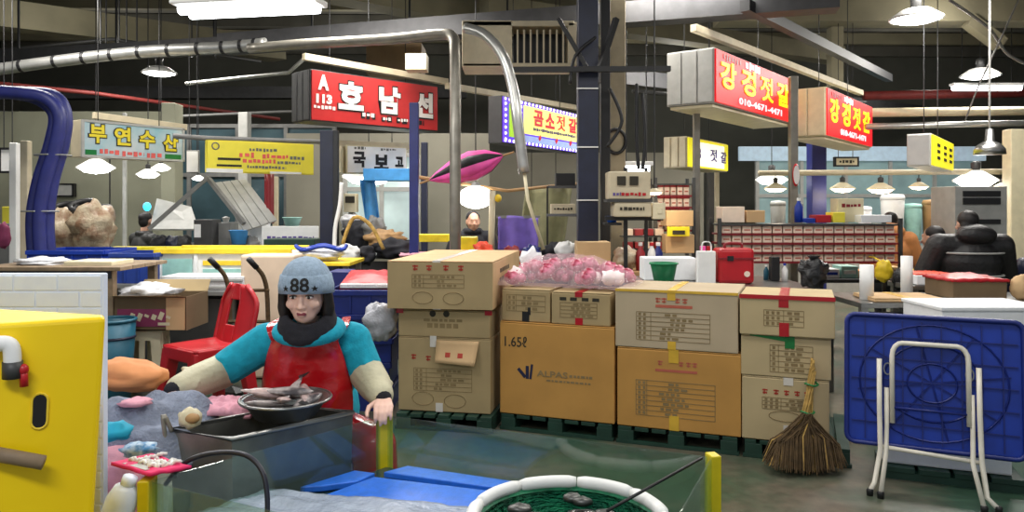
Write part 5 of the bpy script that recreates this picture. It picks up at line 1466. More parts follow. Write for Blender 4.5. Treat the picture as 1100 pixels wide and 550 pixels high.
def sack(name, label, cat, px, py, rx, rz_, d, m, ry=None, jit=.35, seed=1, z0=None, group=None, knot=False):
    a, b = rx / F * d, rz_ / F * d; z = Zp(py, d) if z0 is None else z0 + b * .93
    t = thing(name, label, cat, (X(px, d), d, z), 0, group)
    g = MB(); g.ell((0, 0, 0), (a, ry or a * .8, b), 24, 16, jit=jit, seed=seed); g.build('bag', m, t, smooth=True)
    if knot:
        g = MB(); g.lathe([(.02, b * .8), (.03, b * 1.0), (.055, b * 1.2), (.01, b * 1.15)], 10); g.build('knot', m, t, smooth=True)
    return t
def bottle(label, px, py, d, h, m, cap='red', group=None, name='bottle'):
    t = thing(name, label, 'bottle', (X(px, d), d, Zp(py, d)), 0, group)
    r_ = h * .17
    g = MB(); g.lathe([(r_, 0), (r_, h * .62), (r_ * .4, h * .82), (r_ * .4, h * .9), (0, h * .9)], 12); g.build('body', m, t, smooth=True)
    g = MB(); g.lathe([(r_ * .48, h * .88), (r_ * .48, h), (0, h)], 10); g.build('cap', cap, t)
    return t
def basin(name, label, cat, px, py, wpx, hpx, d, m, group=None, flip=False):
    R_ = wpx / F * d / 2; h = hpx / F * d
    t = thing(name, label, cat, (X(px, d), d + R_, Zp(py, d)), 0, group)
    g = MB(); g.lathe([(0, 0), (R_ * .72, 0), (R_ * .96, h * .94), (R_, h), (R_ * .93, h * .97), (R_ * .68, h * .1), (0, h * .1)], 28); g.build('body', m, t, smooth=True)
    g = MB(); g.tube([(R_ * math.cos(i * PI / 14), R_ * math.sin(i * PI / 14), h) for i in range(28)], .008, 6, True); g.build('rim', m, t, smooth=True)
    return t

# counters
counter('grey counter of the fish-tank stall behind the red chair', X(-20, 7.0), X(313, 7.0), 7.0, 1.2, .79, 'grey', 'grey_dark')
counter('steel counter along the stalls under the yellow banner', X(60, 9.3), X(345, 9.3), 9.3, .9, .93, 'steel', 'grey')
counter('steel counter of the stall under the white brush lettered sign', X(350, 8.9), X(460, 8.9), 8.9, .8, .93, 'steel_dark', 'grey_dark')
counter('dark counter behind the cartons under the glowing lantern', X(440, 8.0), X(625, 8.0), 8.0, .8, .96, 'grey_dark', 'grey_dark')
counter('counter under the scale display beside the navy column', X(612, 7.03), X(762, 7.03), 7.03, .46, .90, 'wood', 'grey_dark')
counter('long grey steel worktable with the red case behind the cartons', X(684, 5.9), X(884, 5.9), 5.9, 1.1, .865, 'steel', 'grey')
counter('worktable with the red topped carton in front of the black jacket', X(925, 5.55), X(1160, 5.55), 5.55, .7, .8, 'steel', 'grey_dark')
counter('glazed shop counter under the warm lamps', X(800, 12.2), X(1010, 12.2), 12.2, .8, .95, 'steel', 'grey_light')

# --- behind the seller: chair, stool, bin, carton, hand truck
cb = Vector((X(221, 5.55), 5.58, 0))
t = thing('plastic_chair', 'red plastic chair with a slotted back behind the seller', 'chair', cb, math.radians(-38))
g = MB(); g.grid(lambda u, v: ((u - .5) * .44, (v - .5) * .44, .50 - .02 * math.sin(PI * u) * math.sin(PI * v)), 10, 10, .02); g.build('seat', 'red', t, smooth=True)
g = MB()
def bk(u, v):
    w = .225 * (1 - max(0, (v - .55) / .45) ** 2.6 * .55) * (1 if v < .55 else 1)
    x = (u - .5) * 2 * w
    return Vector((x, .2 + .11 * v - .06 * (1 - (x / .24) ** 2), .46 + .46 * v - .05 * max(0, (v - .7) / .3) * (x / .2) ** 2))
for (u0, u1, v0, v1) in ((0, .36, 0, 1), (.64, 1, 0, 1), (.36, .64, .74, 1), (.36, .64, 0, .34)):
    g.grid(lambda u, v, u0=u0, u1=u1, v0=v0, v1=v1: bk(u0 + (u1 - u0) * u, v0 + (v1 - v0) * v), 8, 12, .016)
g.build('backrest', 'red', t, smooth=True)
for sx in (-1, 1):
    g = MB(); g.tube([bk(.5 + sx * .5, k / 10) for k in range(11)], .02, 8); g.build('back_frame', 'red', t, smooth=True)
    for sy in (-1, 1):
        g = MB(); g.hexa([(sx * .27, sy * .27, 0), (sx * .2, sy * .27, 0), (sx * .2, sy * .2, 0), (sx * .27, sy * .2, 0)][::sx * sy], [(sx * .225, sy * .225, .48), (sx * .12, sy * .225, .48), (sx * .12, sy * .12, .48), (sx * .225, sy * .12, .48)][::sx * sy]); g.build('leg', 'red', t, bevel=.012)
for c, s_ in (((0, -.215, .45), (.4, .03, .09)), ((0, .215, .45), (.4, .03, .09)), ((-.215, 0, .45), (.03, .4, .09)), ((.215, 0, .45), (.03, .4, .09))):
    g = MB(); g.box(c, s_); g.build('seat_rail', 'red', t, bevel=.01)
t = thing('plastic_stool', 'cream plastic stool with arched openings under the open carton', 'stool', (X(155, 6.0), 6.03, 0), .25)
S0 = .545
g = MB(); g.box((0, 0, S0 - .012), (.30, .30, .024)); g.build('seat', 'cream', t, bevel=.01)
for a in range(4):
    R_ = Matrix.Rotation(a * PI / 2, 3, 'Z'); g = MB()
    for sx in (-1, 1):
        g.hexa([R_ @ Vector((sx * .15 - .0, -.175, 0)), R_ @ Vector((sx * .10, -.175, 0)), R_ @ Vector((sx * .10, -.155, 0)), R_ @ Vector((sx * .15, -.155, 0))][::(1 if sx < 0 else -1)], [R_ @ Vector((sx * .13, -.145, S0 - .03)), R_ @ Vector((sx * .055, -.145, S0 - .03)), R_ @ Vector((sx * .055, -.125, S0 - .03)), R_ @ Vector((sx * .13, -.125, S0 - .03))][::(1 if sx < 0 else -1)])
    g.hexa([R_ @ Vector(v) for v in ((-.02, -.166, .2), (.02, -.166, .2), (.02, -.15, .2), (-.02, -.15, .2))], [R_ @ Vector(v) for v in ((-.02, -.145, S0 - .03), (.02, -.145, S0 - .03), (.02, -.128, S0 - .03), (-.02, -.128, S0 - .03))])
    g.box(R_ @ Vector((0, -.138, S0 - .05)), (.27 if a % 2 == 0 else .02, .02 if a % 2 == 0 else .27, .06))
    g.hexa([R_ @ Vector(v) for v in ((-.12, -.163, .18), (.12, -.163, .18), (.12, -.15, .18), (-.12, -.15, .18))], [R_ @ Vector(v) for v in ((-.12, -.16, .23), (.12, -.16, .23), (.12, -.147, .23), (-.12, -.147, .23))])
    g.build('leg', 'cream', t)
t = thing('waste_bin', 'tall teal bin between the white brick panel and the cream stool', 'bin', (X(111, 5.5), 5.6, 0))
zt = Zp(346, 5.5)
g = MB(); g.lathe([(0, 0), (.13, 0), (.17, zt), (.158, zt), (.122, .02), (0, .02)], 28); g.build('body', 'teal', t, smooth=True)
g = MB(); g.tube([(.168 * math.cos(i * PI / 14), .168 * math.sin(i * PI / 14), zt) for i in range(28)], .012, 8, True); g.build('rim', 'teal', t, smooth=True)
g = MB(); g.lathe([(.17, zt * .8), (.166, zt * .8 + .02), (.16, zt * .8)], 28); g.build('band', 'navy_dark', t, smooth=True)
t = thing('cardboard_box', 'open carton with a maroon printed panel on the cream stool', 'box', (X(165, 5.9), 5.84, .552), 0)
W = X(205, 5.84) - X(128, 5.84); H = Zp(319, 5.84) - .552
g = MB(); w = .006
for c, s in (((0, w / 2, H / 2), (W, w, H)), ((0, .42, H / 2), (W, w, H)), ((-W / 2, .21, H / 2), (w, .42, H)), ((W / 2, .21, H / 2), (w, .42, H)), ((0, .21, .004), (W, .42, .008))): g.box(c, s)
g.build('body', 'kraft_dark', t)
g = MB(); g.box((-.05, -.004, H * .38), (W * .72, .004, H * .52)); pn_ = g.build('printed_panel', 'magenta_dull', t)
g = MB(); g.box((W * .36, -.004, H * .5), (W * .26, .006, H * .96)); g.build('end_panel', 'kraft_light', t)
g = MB(); rr = random.Random(5)
for k in range(7): g.box((-W * .34 + k * .055, -.0075, H * .4 + .01 * (k % 2)), (.035, .002, .02 + .02 * (k % 3)), rot=Matrix.Rotation(.4, 3, 'Y'))
g.box((W * .2, -.0075, H * .2), (.09, .002, .022)); g.build('printing', 'cream', pn_)
for (y0, z1_, dy, dz) in ((0, H, -.1, .02), (.42, H, .06, .09)):
    g = MB(); g.hexa([(-W / 2, y0, H), (W / 2, y0, H), (W / 2, y0 + .005, H), (-W / 2, y0 + .005, H)], [(-W / 2, y0 + dy, H + dz), (W / 2, y0 + dy, H + dz), (W / 2, y0 + dy + .005, H + dz), (-W / 2, y0 + dy + .005, H + dz)]); g.build('flap', 'kraft', t)
sack('plastic_bag', 'crumpled clear bag in the open maroon printed carton', 'bag', 160, 313, 28, 8, 6.06, M['bag_white'], jit=.6, seed=9)
t = thing('hand_truck', 'dark metal hand truck with bent grips standing behind the red chair', 'hand truck', (X(262, 6.3), 6.3, 0))
for px, tp in ((243, 0), (284, 0)):
    x = X(px, 6.3) - X(262, 6.3)
    g = MB(); g.tube(smooth_path([(x - .09, -.10, Zp(279, 6.2)), (x - .05, -.04, Zp(288, 6.2)), (x + .0, 0, Zp(300, 6.3)), (x + .02, .02, .7), (x + .03, .03, .05)], 5), .019, 8); g.build('upright', 'straw_dark', t, smooth=True)
    g = MB(); a = Vector((x - .095, -.105, Zp(278, 6.2))); b = Vector((x - .05, -.045, Zp(288, 6.2))); g.tube([a, b], .025, 8); g.build('grip', 'black', t, smooth=True)
for z in (Zp(312, 6.3), .55, .25):
    x0, x1 = X(245, 6.3) - X(262, 6.3), X(286, 6.3) - X(262, 6.3); g = MB(); g.tube([(x0, .01, z), (x1 + .02, .01, z)], .015, 6); g.build('crossbar', 'straw_dark', t)
for x in (-.16, .2):
    g = MB(); g.lathe([(.03, -.025), (.1, -.02), (.1, .02), (.03, .025)], 18, (x, .1, .1), R=Matrix.Rotation(PI / 2, 3, 'Y')); g.build('wheel', 'black', t, smooth=True)
g = MB(); g.box((.02, -.12, .02), (.36, .24, .012)); g.build('toe_plate', 'steel_dark', t)
# blue crates beyond, fish tank with yellow rim, foam boxes
crate('wide blue crate behind the wooden plank table', 28, 269, 112, 302, 7.1, .6, 'blue', z0=.792)
crate('blue crate standing next to the fish tank with the yellow rim', 117, 272, 166, 303, 7.05, .5, 'blue_crate', z0=.792)
t = thing('plank_table', 'weathered wooden plank table with a dark edge behind the white brick panel', 'table', (X(50, 5.8), 5.8, 0))
z = Zp(287, 5.8); W = X(128, 5.8) - X(-30, 5.8)
for k in range(4):
    g = MB(); g.box((0, .1 + .2 * k, z - .015), (W, .19, .03)); g.build('plank', 'wood_grey', t, bevel=.004)
g = MB(); g.box((-.03, .03, z - .06), (W - .1, .03, .06)); g.build('edge_rail', 'cloth_dark', t)
for sx in (-1, 1):
    for yy in (.06, .74): g = MB(); g.box((sx * (W / 2 - .1), yy, (z - .03) / 2), (.06, .06, z - .03)); g.build('leg', 'wood_grey', t)
bx('foam_tray', 'pale flat board lying across the wooden plank table', 'tray', 68, 281, 120, 286, 5.95, .35, 'cream')
sack('plastic_bag', 'flat crumpled clear bag on the wooden plank table', 'bag', 45, 281, 26, 5, 6.1, M['bag_white'], jit=.5, seed=2)
t, W, H = bx('fish_tank', 'white framed fish tank with a yellow top rim behind the red chair', 'tank', 168, 272, 312, 300, 7.2, .6, 'white', floor_z=.792)
g = MB(); g.box((0, -.01, H + .02), (W + .03, .05, .05)); g.box((0, .6, H + .02), (W + .03, .05, .05)); g.build('top_rim', 'yellow_rim', t, bevel=.006)
g = MB(); g.box((-W * .34, -.008, H * .5), (W * .22, .012, H * .6)); g.build('window_pane', 'teal_pale', t)
g = MB(); g.box((W * .1, -.008, H * .66), (W * .5, .012, H * .16)); g.build('yellow_strip', 'yellow_rim', t)
g = MB(); g.box((W * .1, -.008, H * .34), (W * .5, .012, H * .22)); g.build('window_pane', 'teal_pale', t)
for x in (-.48, -.2, .48): g = MB(); g.box((W * x, -.012, H * .5), (.035, .02, H)); g.build('upright', 'white', t)
bx('yellow_bar', 'yellow plastic bar lying along the far edge of the stall counter', 'bar', 120, 265, 222, 270, 8.3, .08, 'yellow_bright', floor_z=None)
counter('low shelf carrying the yellow bar behind the fish tank', X(110, 8.2), X(235, 8.2), 8.2, .4, Zp(270.3, 8.25), 'grey_light', 'grey')
bx('panel_stack', 'long flat stack of wrapped pale panels in front of the fish tank', 'panels', 172, 297, 262, 312, 6.6, .38, 'bag_white', ribs=2, floor_z=None, rib_m='grey_light')
counter('low grey trestle holding the wrapped pale panels', X(165, 6.58), X(254, 6.58), 6.55, .42, Zp(312.3, 6.6), 'grey', 'grey_dark')
bx('foam_box', 'tall pinkish beige foam box between the hand truck and the seller', 'box', 258, 274, 316, 345, 6.62, .3, 'foam_pink', bevel=.02, floor_z=.01)
bx('foam_box', 'beige foam box under the trestle seen behind the hand truck', 'box', 214, 325, 250, 395, 6.75, .1, 'kraft_pale', floor_z=.02)
# crates beside the seller
for k in range(5):
    z0 = .02 + .165 * k if False else .165 * k
    lb = ('bottom', 'second lowest', 'middle', 'second highest', 'top')[k]
    o, W, H = crate('navy plastic crate, %s of the stack between the seller and the cartons' % lb, 362, 0, 424, 0, 5.35, .4, 'blue_deep', z0=z0, group='navy crates beside the seller') if False else (None, 0, 0)
def crate_at(label, x0, x1, d, dep, z0, h, m, group):
    return crate(label, x0, HY + (EYE - z0 - h) * F / d, x1, 0, d, dep, m, z0=z0, group=group)
for k, lb in enumerate(('bottom', 'second lowest', 'middle', 'second highest', 'topmost')):
    crate_at('navy plastic crate, %s of the stack beside the seller' % lb, 352 + (k % 2) * 3, 422 - (k % 2) * 2, 5.6, .4, .178 * k, .176, 'blue_deep', 'navy crates beside the seller')
t = thing('red_cushion', 'red quilted cushion with a pale edge on top of the navy crates', 'cushion', (X(392, 5.65), 5.65, .892))
g = MB(); g.grid(lambda u, v: ((u - .5) * .38, .02 + v * .4, .03 + .075 * v + .03 * math.sin(PI * u) * math.sin(PI * v) + .008 * mnoise.noise(Vector((u * 8, v * 8, 1)))), 18, 14, .05); g.build('cover', 'red', t, smooth=True)
g = MB(); g.box((0, .01, .02), (.37, .03, .035)); g.build('pale_edge', 'bag_white', t, bevel=.008)
sack('plastic_bag', 'crumpled translucent white bag hanging at the crates beside the cartons', 'bag', 408, 346, 18, 20, 5.3, M['bag_grey'], jit=.45, seed=7, ry=.07)
bx('plastic_tub', 'dark blue tub behind the red quilted cushion', 'tub', 352, 292, 374, 312, 6.3, .3, 'navy', floor_z=None)
counter('low dark bench behind the navy crates', X(345, 6.25), X(420, 6.25), 6.25, .5, Zp(312.3, 6.3), 'grey_dark', 'grey_dark')

# --- left stalls, clutter
t = thing('hose_bundle', 'bundle of thick purple blue hoses curving down beside the pale pole', 'hose', P(50, 180, 7.2))
for k, (dx, dd) in enumerate(((0, 0), (9, .08), (-7, .1), (5, .18))):
    g = MB(); g.tube(smooth_path([P(-30 + dx, 97 + dx * .3, 7.2 + dd), P(20 + dx, 100, 7.2 + dd), P(50 + dx, 106 - dx * .2, 7.2 + dd), P(64 + dx * .7, 124, 7.2 + dd), P(60 + dx * .8, 155, 7.2 + dd), P(48 + dx * .9, 195, 7.2 + dd), P(42 + dx, 235, 7.2 + dd), P(44 + dx, 280, 7.2 + dd)], 6), .062, 10); g.build('hose', 'navy', t, world=True, smooth=True)
for py, px in ((168, 57), (228, 43)):
    g = MB(); g.tube([P(px, py, 7.28) + Vector((.16 * math.cos(i * PI / 9), .14 * math.sin(i * PI / 9), .01)) for i in range(18)], .008, 5, True); g.build('tie', 'pipe_silver', t, world=True)
zc = .93
sack('mesh_sack', 'big brown and white sack bulging beside the hose bundle', 'sack', 100, 250, 23, 28, 9.5, M['bag_brown'], seed=3, z0=zc)
sack('mesh_sack', 'lower brown sack leaning on the bigger one by the hose bundle', 'sack', 66, 256, 17, 24, 9.6, M['bag_brown'], seed=8, z0=zc)
sack('mesh_sack', 'dark brown sack crowded behind the two pale brown sacks', 'sack', 82, 243, 22, 26, 10.0, M['kraft_dark'], seed=12, z0=zc)
t = thing('cable_coil', 'black coiled cables heaped on top of the brown sacks', 'cable', P(85, 224, 9.9))
for k, (px, py, a) in enumerate(((70, 224, 12), (90, 222, 14), (108, 226, 9))):
    g = MB(); c_ = P(px, py, 9.8); rr_ = a / F * 9.8; g.tube([c_ + Vector((rr_ * math.cos(i * PI / 9), .1 * math.sin(i * PI / 9), rr_ * .4 * math.sin(i * PI / 9))) for i in range(18)], .045, 8, True); g.build('coil', 'black', t, world=True, smooth=True)
sack('plastic_bag', 'magenta bag hanging at the edge beside the pale pole', 'bag', 4, 253, 7, 14, 7.6, M['magenta_dull'], seed=4, jit=.2)
bx('snack_box', 'small yellow and red box on the shelf beside the pale pole', 'box', 2, 222, 11, 240, 8.6, .1, 'banner_yellow')
counter('narrow shelf with the yellow and red box beside the pale pole', X(-20, 8.55), X(14, 8.55), 8.55, .3, Zp(240.3, 8.6), 'grey', 'grey')
def awning(label, a, b, c, d, m, n=5):
    t = thing('slatted_awning', label, 'awning', (Vector(a) + Vector(c)) / 2)
    a, b, c, d = map(Vector, (a, b, c, d)); nn = (b - a).cross(d - a).normalized() * .03
    for k in range(n):
        u0, u1 = k / n + .01, (k + 1) / n - .01
        q = [a.lerp(b, u0), a.lerp(b, u1), d.lerp(c, u1), d.lerp(c, u0)]
        g = MB(); g.hexa(q, [p + nn for p in q]); g.build('slat', m, t, world=True, bevel=.004)
    return t
awning('grey slatted awning panel tilted under the yellow banner', P(230, 196, 9.8), P(264, 192, 10.0), P(298, 236, 9.6), P(262, 248, 9.4), 'grey_light', 4)
awning('pale triangular awning panel beside the slanted bar', P(168, 213, 10.6), P(206, 222, 10.6), P(214, 246, 10.2), P(160, 246, 10.2), 'grey_light', 1)
for a, b, lb in ((P(224, 190, 9.7), P(160, 246, 9.5), 'slanted grey bar falling from the yellow banner towards the sacks'), (P(224, 192, 9.7), P(262, 240, 9.4), 'slanted grey bar along the slatted awning panel')):
    g = MB(); g.bar(a, b, .05, .05); tag(g.build('awning_bar', 'grey', loc=b, world=True), lb, 'bar')
t, W, H = bx('scale_machine', 'dark grey upright machine with a white notice on the stall counter', 'machine', 208, 236, 228, 266, 9.5, .3, 'grey_dark', floor_z=zc)
g = MB(); g.box((-W * .28, -.006, H * .66), (.08, .01, H * .4)); g.build('notice', 'white', t)
t, W, H = bx('scale_machine', 'lighter grey machine next to the dark one on the stall counter', 'machine', 229, 239, 247, 258, 9.7, .3, 'grey', floor_z=zc)
g = MB(); g.lathe([(.03, H), (.05, H + .06), (.0, H + .08)], 12, (0, .15, 0)); g.build('knob', 'grey_light', t)
basin('bucket', 'blue green bucket with a yellow rim beside the grey machines', 'bucket', 253, 263, 20, 15, 9.35, 'blue_sky')
for k, (px, m_) in enumerate(((172, 'cloth_dark'), (186, 'navy_dark'), (197, 'grey_dark'), (262, 'teal'), (270, 'grey'))):
    sack('cloth_bundle', ('dark bundle on the stall counter behind the yellow bar', 'navy bundle on the stall counter next to the dark one', 'grey bundle close to the dark upright machine', 'teal bundle behind the blue green bucket', 'pale grey bundle beside the teal one')[k], 'bundle', px, 0, 9, 9, 9.6, M[m_], seed=20 + k, z0=zc, jit=.5)
t, W, H = bx('notice_strip', 'white strip with black writing propped on the stall counter', 'sign', 281, 243, 342, 256, 9.32, .03, 'white', floor_z=zc)
blobs(t, [(-W * .4, W * .42, H * .55, .06)], 'letter_purple', y=-.004, seed=61)
bx('counter_tray', 'green plastic tray below the white strip', 'tray', 283, 257, 338, 266, 8.7, .4, 'green_pallet', floor_z=None)
counter('counter ledge carrying the green tray', X(275, 8.65), X(345, 8.65), 8.66, .5, Zp(266.3, 8.7), 'grey', 'grey_dark')
basin('teal_dome', 'teal upturned basin in the dark doorway behind the white strip', 'basin', 311, 243, 20, 9, 10.6, 'teal_pale')
counter('small counter in the dark doorway', X(290, 10.6), X(332, 10.6), 10.6, .5, Zp(243.3, 10.6), 'grey', 'grey_dark')
bx('foam_box', 'small white foam box behind the white strip', 'box', 268, 237, 284, 250, 9.75, .25, 'white_foam', floor_z=zc)
t = thing('hanging_cloth', 'maroon cloth hanging by the slatted awning panel', 'cloth', P(289, 215, 10.2))
g = MB(); g.grid(lambda u, v: P(284 + 10 * u, 186 + 54 * v, 9.76) + Vector((0, .04 * math.sin(u * 9), 0)), 12, 6, .02); g.build('cloth', 'red_dark', t, world=True, smooth=True)
g = MB(); g.ell((0, 0, 0), (.05, .05, .06), 14, 10); tag(g.build('glow_lamp', mat('cyan_lamp', (60, 200, 250), .4, emit=2, emit_col=(60, 200, 250)), loc=P(158, 222, 10.3), smooth=True), 'small glowing cyan round lamp beside the partition', 'lamp')
# stall under the white brush sign
bx('air_hood', 'bright blue hood along the top of the pale glazed booth', 'hood', 390, 181, 442, 194, 9.5, .35, 'blue_sky')
t, W, H = bx('weighing_scale', 'cream upright weighing scale with dark display under the brush lettered sign', 'scale', 369, 208, 383, 228, 8.85, .12, 'cream')
g = MB(); g.box((0, -.006, H * .68), (W * .7, .012, H * .35)); g.build('display', 'ink', t)
g = MB(); g.box((0, .06, -.2), (.05, .05, .4)); g.build('post', 'grey', t)
sack('sack', 'pale bag beneath the cream weighing scale', 'bag', 377, 238, 11, 9, 8.9, M['bag_white'], seed=31)
for k, (px, py, rx, rz_, m_, lb) in enumerate(((383, 252, 14, 16, 'cloth_dark', 'dark heap of clothes beside the white hose'), (402, 247, 12, 13, 'grey', 'grey bag behind the dark heap of clothes'), (414, 256, 20, 9, 'wood', 'brown bundle on the counter before the pale booth'), (424, 268, 22, 11, 'cloth_dark', 'black coat thrown over the counter beside the blue post'), (393, 274, 11, 10, 'cloth_dark', 'black and white bundle next to the thrown coat'), (372, 272, 14, 9, 'white', 'white cloth bundle at the foot of the navy post'))):
    sack('cloth_bundle', lb, 'bundle', px, py, rx, rz_, 8.75 - .12 * k, M[m_], seed=40 + k, jit=.5)
t = thing('hanging_tarp', 'blue tarp hanging behind the cream weighing scale', 'tarp', P(390, 205, 9.2))
g = MB(); g.grid(lambda u, v: P(386 + 16 * u + 6 * v, 193 + 46 * v, 9.7) + Vector((0, .05 * math.sin(u * 8 + v), 0)), 12, 10, .015); g.build('sheet', 'blue_sky', t, world=True, smooth=True)
pipe(smooth_path([P(367, 196, 8.2), P(365, 220, 8.2), P(360, 245, 8.2), P(359, 275, 8.2)], 5), .022, 'white', 'thin white hose hanging down the navy post', 'hose', 'water_hose', 8)
pipe(smooth_path([P(412, 268, 8), P(398, 242, 8), P(380, 234, 8), P(368, 262, 8)], 5), .02, 'straw', 'tan hose arching over the dark heap of clothes', 'hose', 'water_hose', 8)
t = thing('blue_basket', 'blue wire basket of folded bags at the foot of the navy post', 'basket', P(345, 272, 7.2))
zz = Zp(284, 7.1)
g = MB(); g.tube([P(345, 266, 7.3) + Vector((.24 * math.cos(i * PI / 12), .15 * math.sin(i * PI / 12), .02 * math.cos(i))) for i in range(24)], .018, 8, True); g.build('rim', 'blue', t, world=True, smooth=True)
g = MB(); g.ell(P(345, 273, 7.3), (.22, .14, .07), 20, 12, jit=.4, seed=3); g.build('bag', 'bag_white', t, world=True, smooth=True)
t, W, H = bx('yellow_edge_table', 'table with a yellow edge at the foot of the navy post', 'table', 318, 282, 376, 286, 7.1, .7, 'yellow_rim')
for sx in (-1, 1):
    for yy in (.06, .64): g = MB(); g.box((sx * (W / 2 - .05), yy, -(Zp(286, 7.1)) / 2), (.05, .05, Zp(286, 7.1))); g.build('leg', 'grey', t)
# --- centre
def umbrella_closed(label, a, b, r_, m1, m2):
    t = thing('parasol', label, 'parasol', (Vector(a) + Vector(b)) / 2)
    a, b = Vector(a), Vector(b); d = (b - a).normalized(); u = d.cross(Vector((0, 1, 0))).normalized(); w = d.cross(u)
    prof = [(0, .005), (.12, .35), (.35, .8), (.6, 1), (.8, .75), (.94, .3), (1, .03)]
    for k in range(8):
        a0, a1 = 2 * PI * k / 8, 2 * PI * (k + 1) / 8
        g = MB(); V = []
        for tt, rr_ in prof:
            c_ = a.lerp(b, tt); V.append([g.bm.verts.new(c_ + (u * math.cos(a0 + (a1 - a0) * j / 3) + w * math.sin(a0 + (a1 - a0) * j / 3)) * r_ * rr_ * (1.0 if j in (0, 3) else 1.12)) for j in range(4)])
        for A_, B_ in zip(V, V[1:]):
            for j in range(3): g._face([A_[j], A_[j + 1], B_[j + 1], B_[j]])
        g.build('gore', (m1, m2)[k % 2], t, world=True, smooth=True)
    g = MB(); g.tube([a - d * .1, b + d * .12], .012, 6); g.build('shaft', 'wood', t, world=True)
    return t
umbrella_closed('hot pink and black folded parasol hanging beside the steel post', P(460, 194, 8.35), P(541, 167, 8.2), .15, 'pink_hot', 'pink_hot')
_p = bpy.data.objects['parasol']
for i, ch in enumerate(sorted([c_ for c_ in _p.children if c_.name.startswith('gore')], key=lambda c_: c_.name)):
    if i in (1, 4): ch.data.materials[0] = M['black']
pipe([P(448, 190, 8.5), P(545, 205, 9.2), P(640, 195, 10)], .02, 'wood', 'thin brown pole running behind the folded pink parasol', 'pole', 'pole')
pipe([P(529, 205, 8.4), P(528, 250, 8.4)] + [Vector((X(528, 8.4), 8.4, .96))], .035, 'cream', 'short cream post beside the glowing lantern', 'post', 'post')
g = MB(); g.ell((0, 0, 0), (.04, .04, .045), 12, 8); tag(g.build('yellow_ball', 'yellow_rim', loc=P(535, 213, 8.4), smooth=True), 'small yellow ball lamp on the short cream post', 'lamp')
bx('yellow_case', 'long yellow case on the counter beside the blue post', 'case', 447, 252, 481, 260, 8.6, .25, 'yellow_bright')
bx('yellow_case', 'yellow case in front of the stallholder in black', 'case', 488, 255, 512, 262, 8.15, .3, 'yellow_bright', floor_z=.962)
t = thing('purple_sheet', 'purple sheet hung over a rack behind the cartons', 'sheet', P(556, 245, 8.5))
g = MB(); g.grid(lambda u, v: P(535 + 43 * u, 233 + 36 * v, 8.6) + Vector((0, .03 * math.sin(u * 11) - .05 * v, .015 * math.sin(u * 5) * (1 - v))), 20, 12, .012); g.build('cloth', 'purple', t, world=True, smooth=True)
g = MB(); g.bar(P(533, 233, 8.62), P(580, 233, 8.62), .03); g.build('rack_bar', 'steel', t, world=True)
t = thing('hanging_tarp', 'olive tarp hanging behind the purple sheet and the cream cord', 'tarp', P(590, 240, 10.5))
g = MB(); g.grid(lambda u, v: P(565 + 10 * v * -1 + 50 * u, 201 + 71 * v, 9.72) + Vector((0, .08 * math.sin(u * 9), 0)), 20, 10, .02); g.build('sheet', 'olive', t, world=True, smooth=True)
pl = (('pink bubble sheet lying on the long kraft carton', 470, 268, 40, 4, 7.6, 'pink'),)
t = thing('bubble_sheet', 'pinkish plastic sheet spread behind the long topmost carton', 'sheet', (X(475, 8.0), 8.02, .985))
g = MB(); g.grid(lambda u, v: ((u - .5) * .9, v * .4 - .02, .015 + .03 * mnoise.noise(Vector((u * 6, v * 6, 2)))), 20, 12, .012); g.build('sheet', 'pink', t, smooth=True)
for k, (px, py, rx, rz_, m_, lb) in enumerate(((594, 256, 10, 8, 'cloth_dark', 'dark cloth bundle behind the long kraft carton'), (572, 260, 9, 7, 'blue_deep', 'navy cloth bundle at the foot of the purple sheet'), (608, 262, 11, 9, 'white', 'crumpled white paper bag behind the onion sack'), (550, 262, 10, 7, 'red_dark', 'maroon cloth bundle by the purple sheet'), (520, 262, 11, 9, 'red_orange', 'orange red cloth bundle beside the yellow case'))):
    sack('cloth_bundle', lb, 'bundle', px, py, rx, rz_, 8.1 - .05 * k, M[m_], seed=60 + k, jit=.5, z0=.962)
bx('cash_box', 'black box machine mounted beside the navy column under the bulbs', 'machine', 597, 186, 618, 200, 8.2, .25, 'black')
t, W, H = bx('shop_scale', 'cream boxed display with small dark print beside the navy column', 'machine', 592, 219, 618, 230, 8.4, .2, 'beige')
blobs(t, [(-W * .38, W * .38, H * .5, .03)], 'ink', y=-.004, seed=71)
for lb, a_ in (('thin black shelf arm carrying the two machines beside the navy column', 0),):
    g = MB(); g.bar(P(590, 200.8, 8.3), P(634, 200.8, 7.75), .03); g.bar(P(588, 231, 8.5), P(634, 231, 7.75), .03); g.bar(P(588, 200, 8.5), P(588, 273.8, 8.5), .02); tag(g.build('shelf_bracket', 'black', loc=P(590, 231, 8.5), world=True), lb, 'bracket')
# scales hung by the column
t, W, H = bx('scale_display', 'cream electric scale display with two dark windows and red print', 'scale', 654, 184, 699, 214, 7.0, .28, 'beige', bevel=.012)
for x in (-.2, .1): g = MB(); g.box((W * x, -.008, H * .66), (W * .2, .016, H * .32)); g.build('display_window', 'ink', t)
blobs(t, [(-W * .4, -W * .22, H * .18, .03)], 'letter_purple', y=-.006, seed=80)
blobs(t, [(-W * .2, W * .38, H * .18, .035)], 'red', y=-.006, seed=81)
g = MB(); g.box((0, .14, -.012), (W + .03, .3, .025)); g.build('base_plate', 'grey_dark', t)
t, W, H = bx('scale_display', 'lower cream scale body with dark small print under the display', 'scale', 660, 217, 700, 233, 7.0, .28, 'beige', bevel=.012)
blobs(t, [(-W * .35, W * .3, H * .55, .035)], 'ink', y=-.006, seed=82)
g = MB(); g.box((W * .7, .06, H * .4), (W * .34, .12, H * 1.1)); g.box((W * .72, -.004, H * .4), (W * .14, .01, H * .4)); g.build('side_box', 'cream', t, bevel=.01)
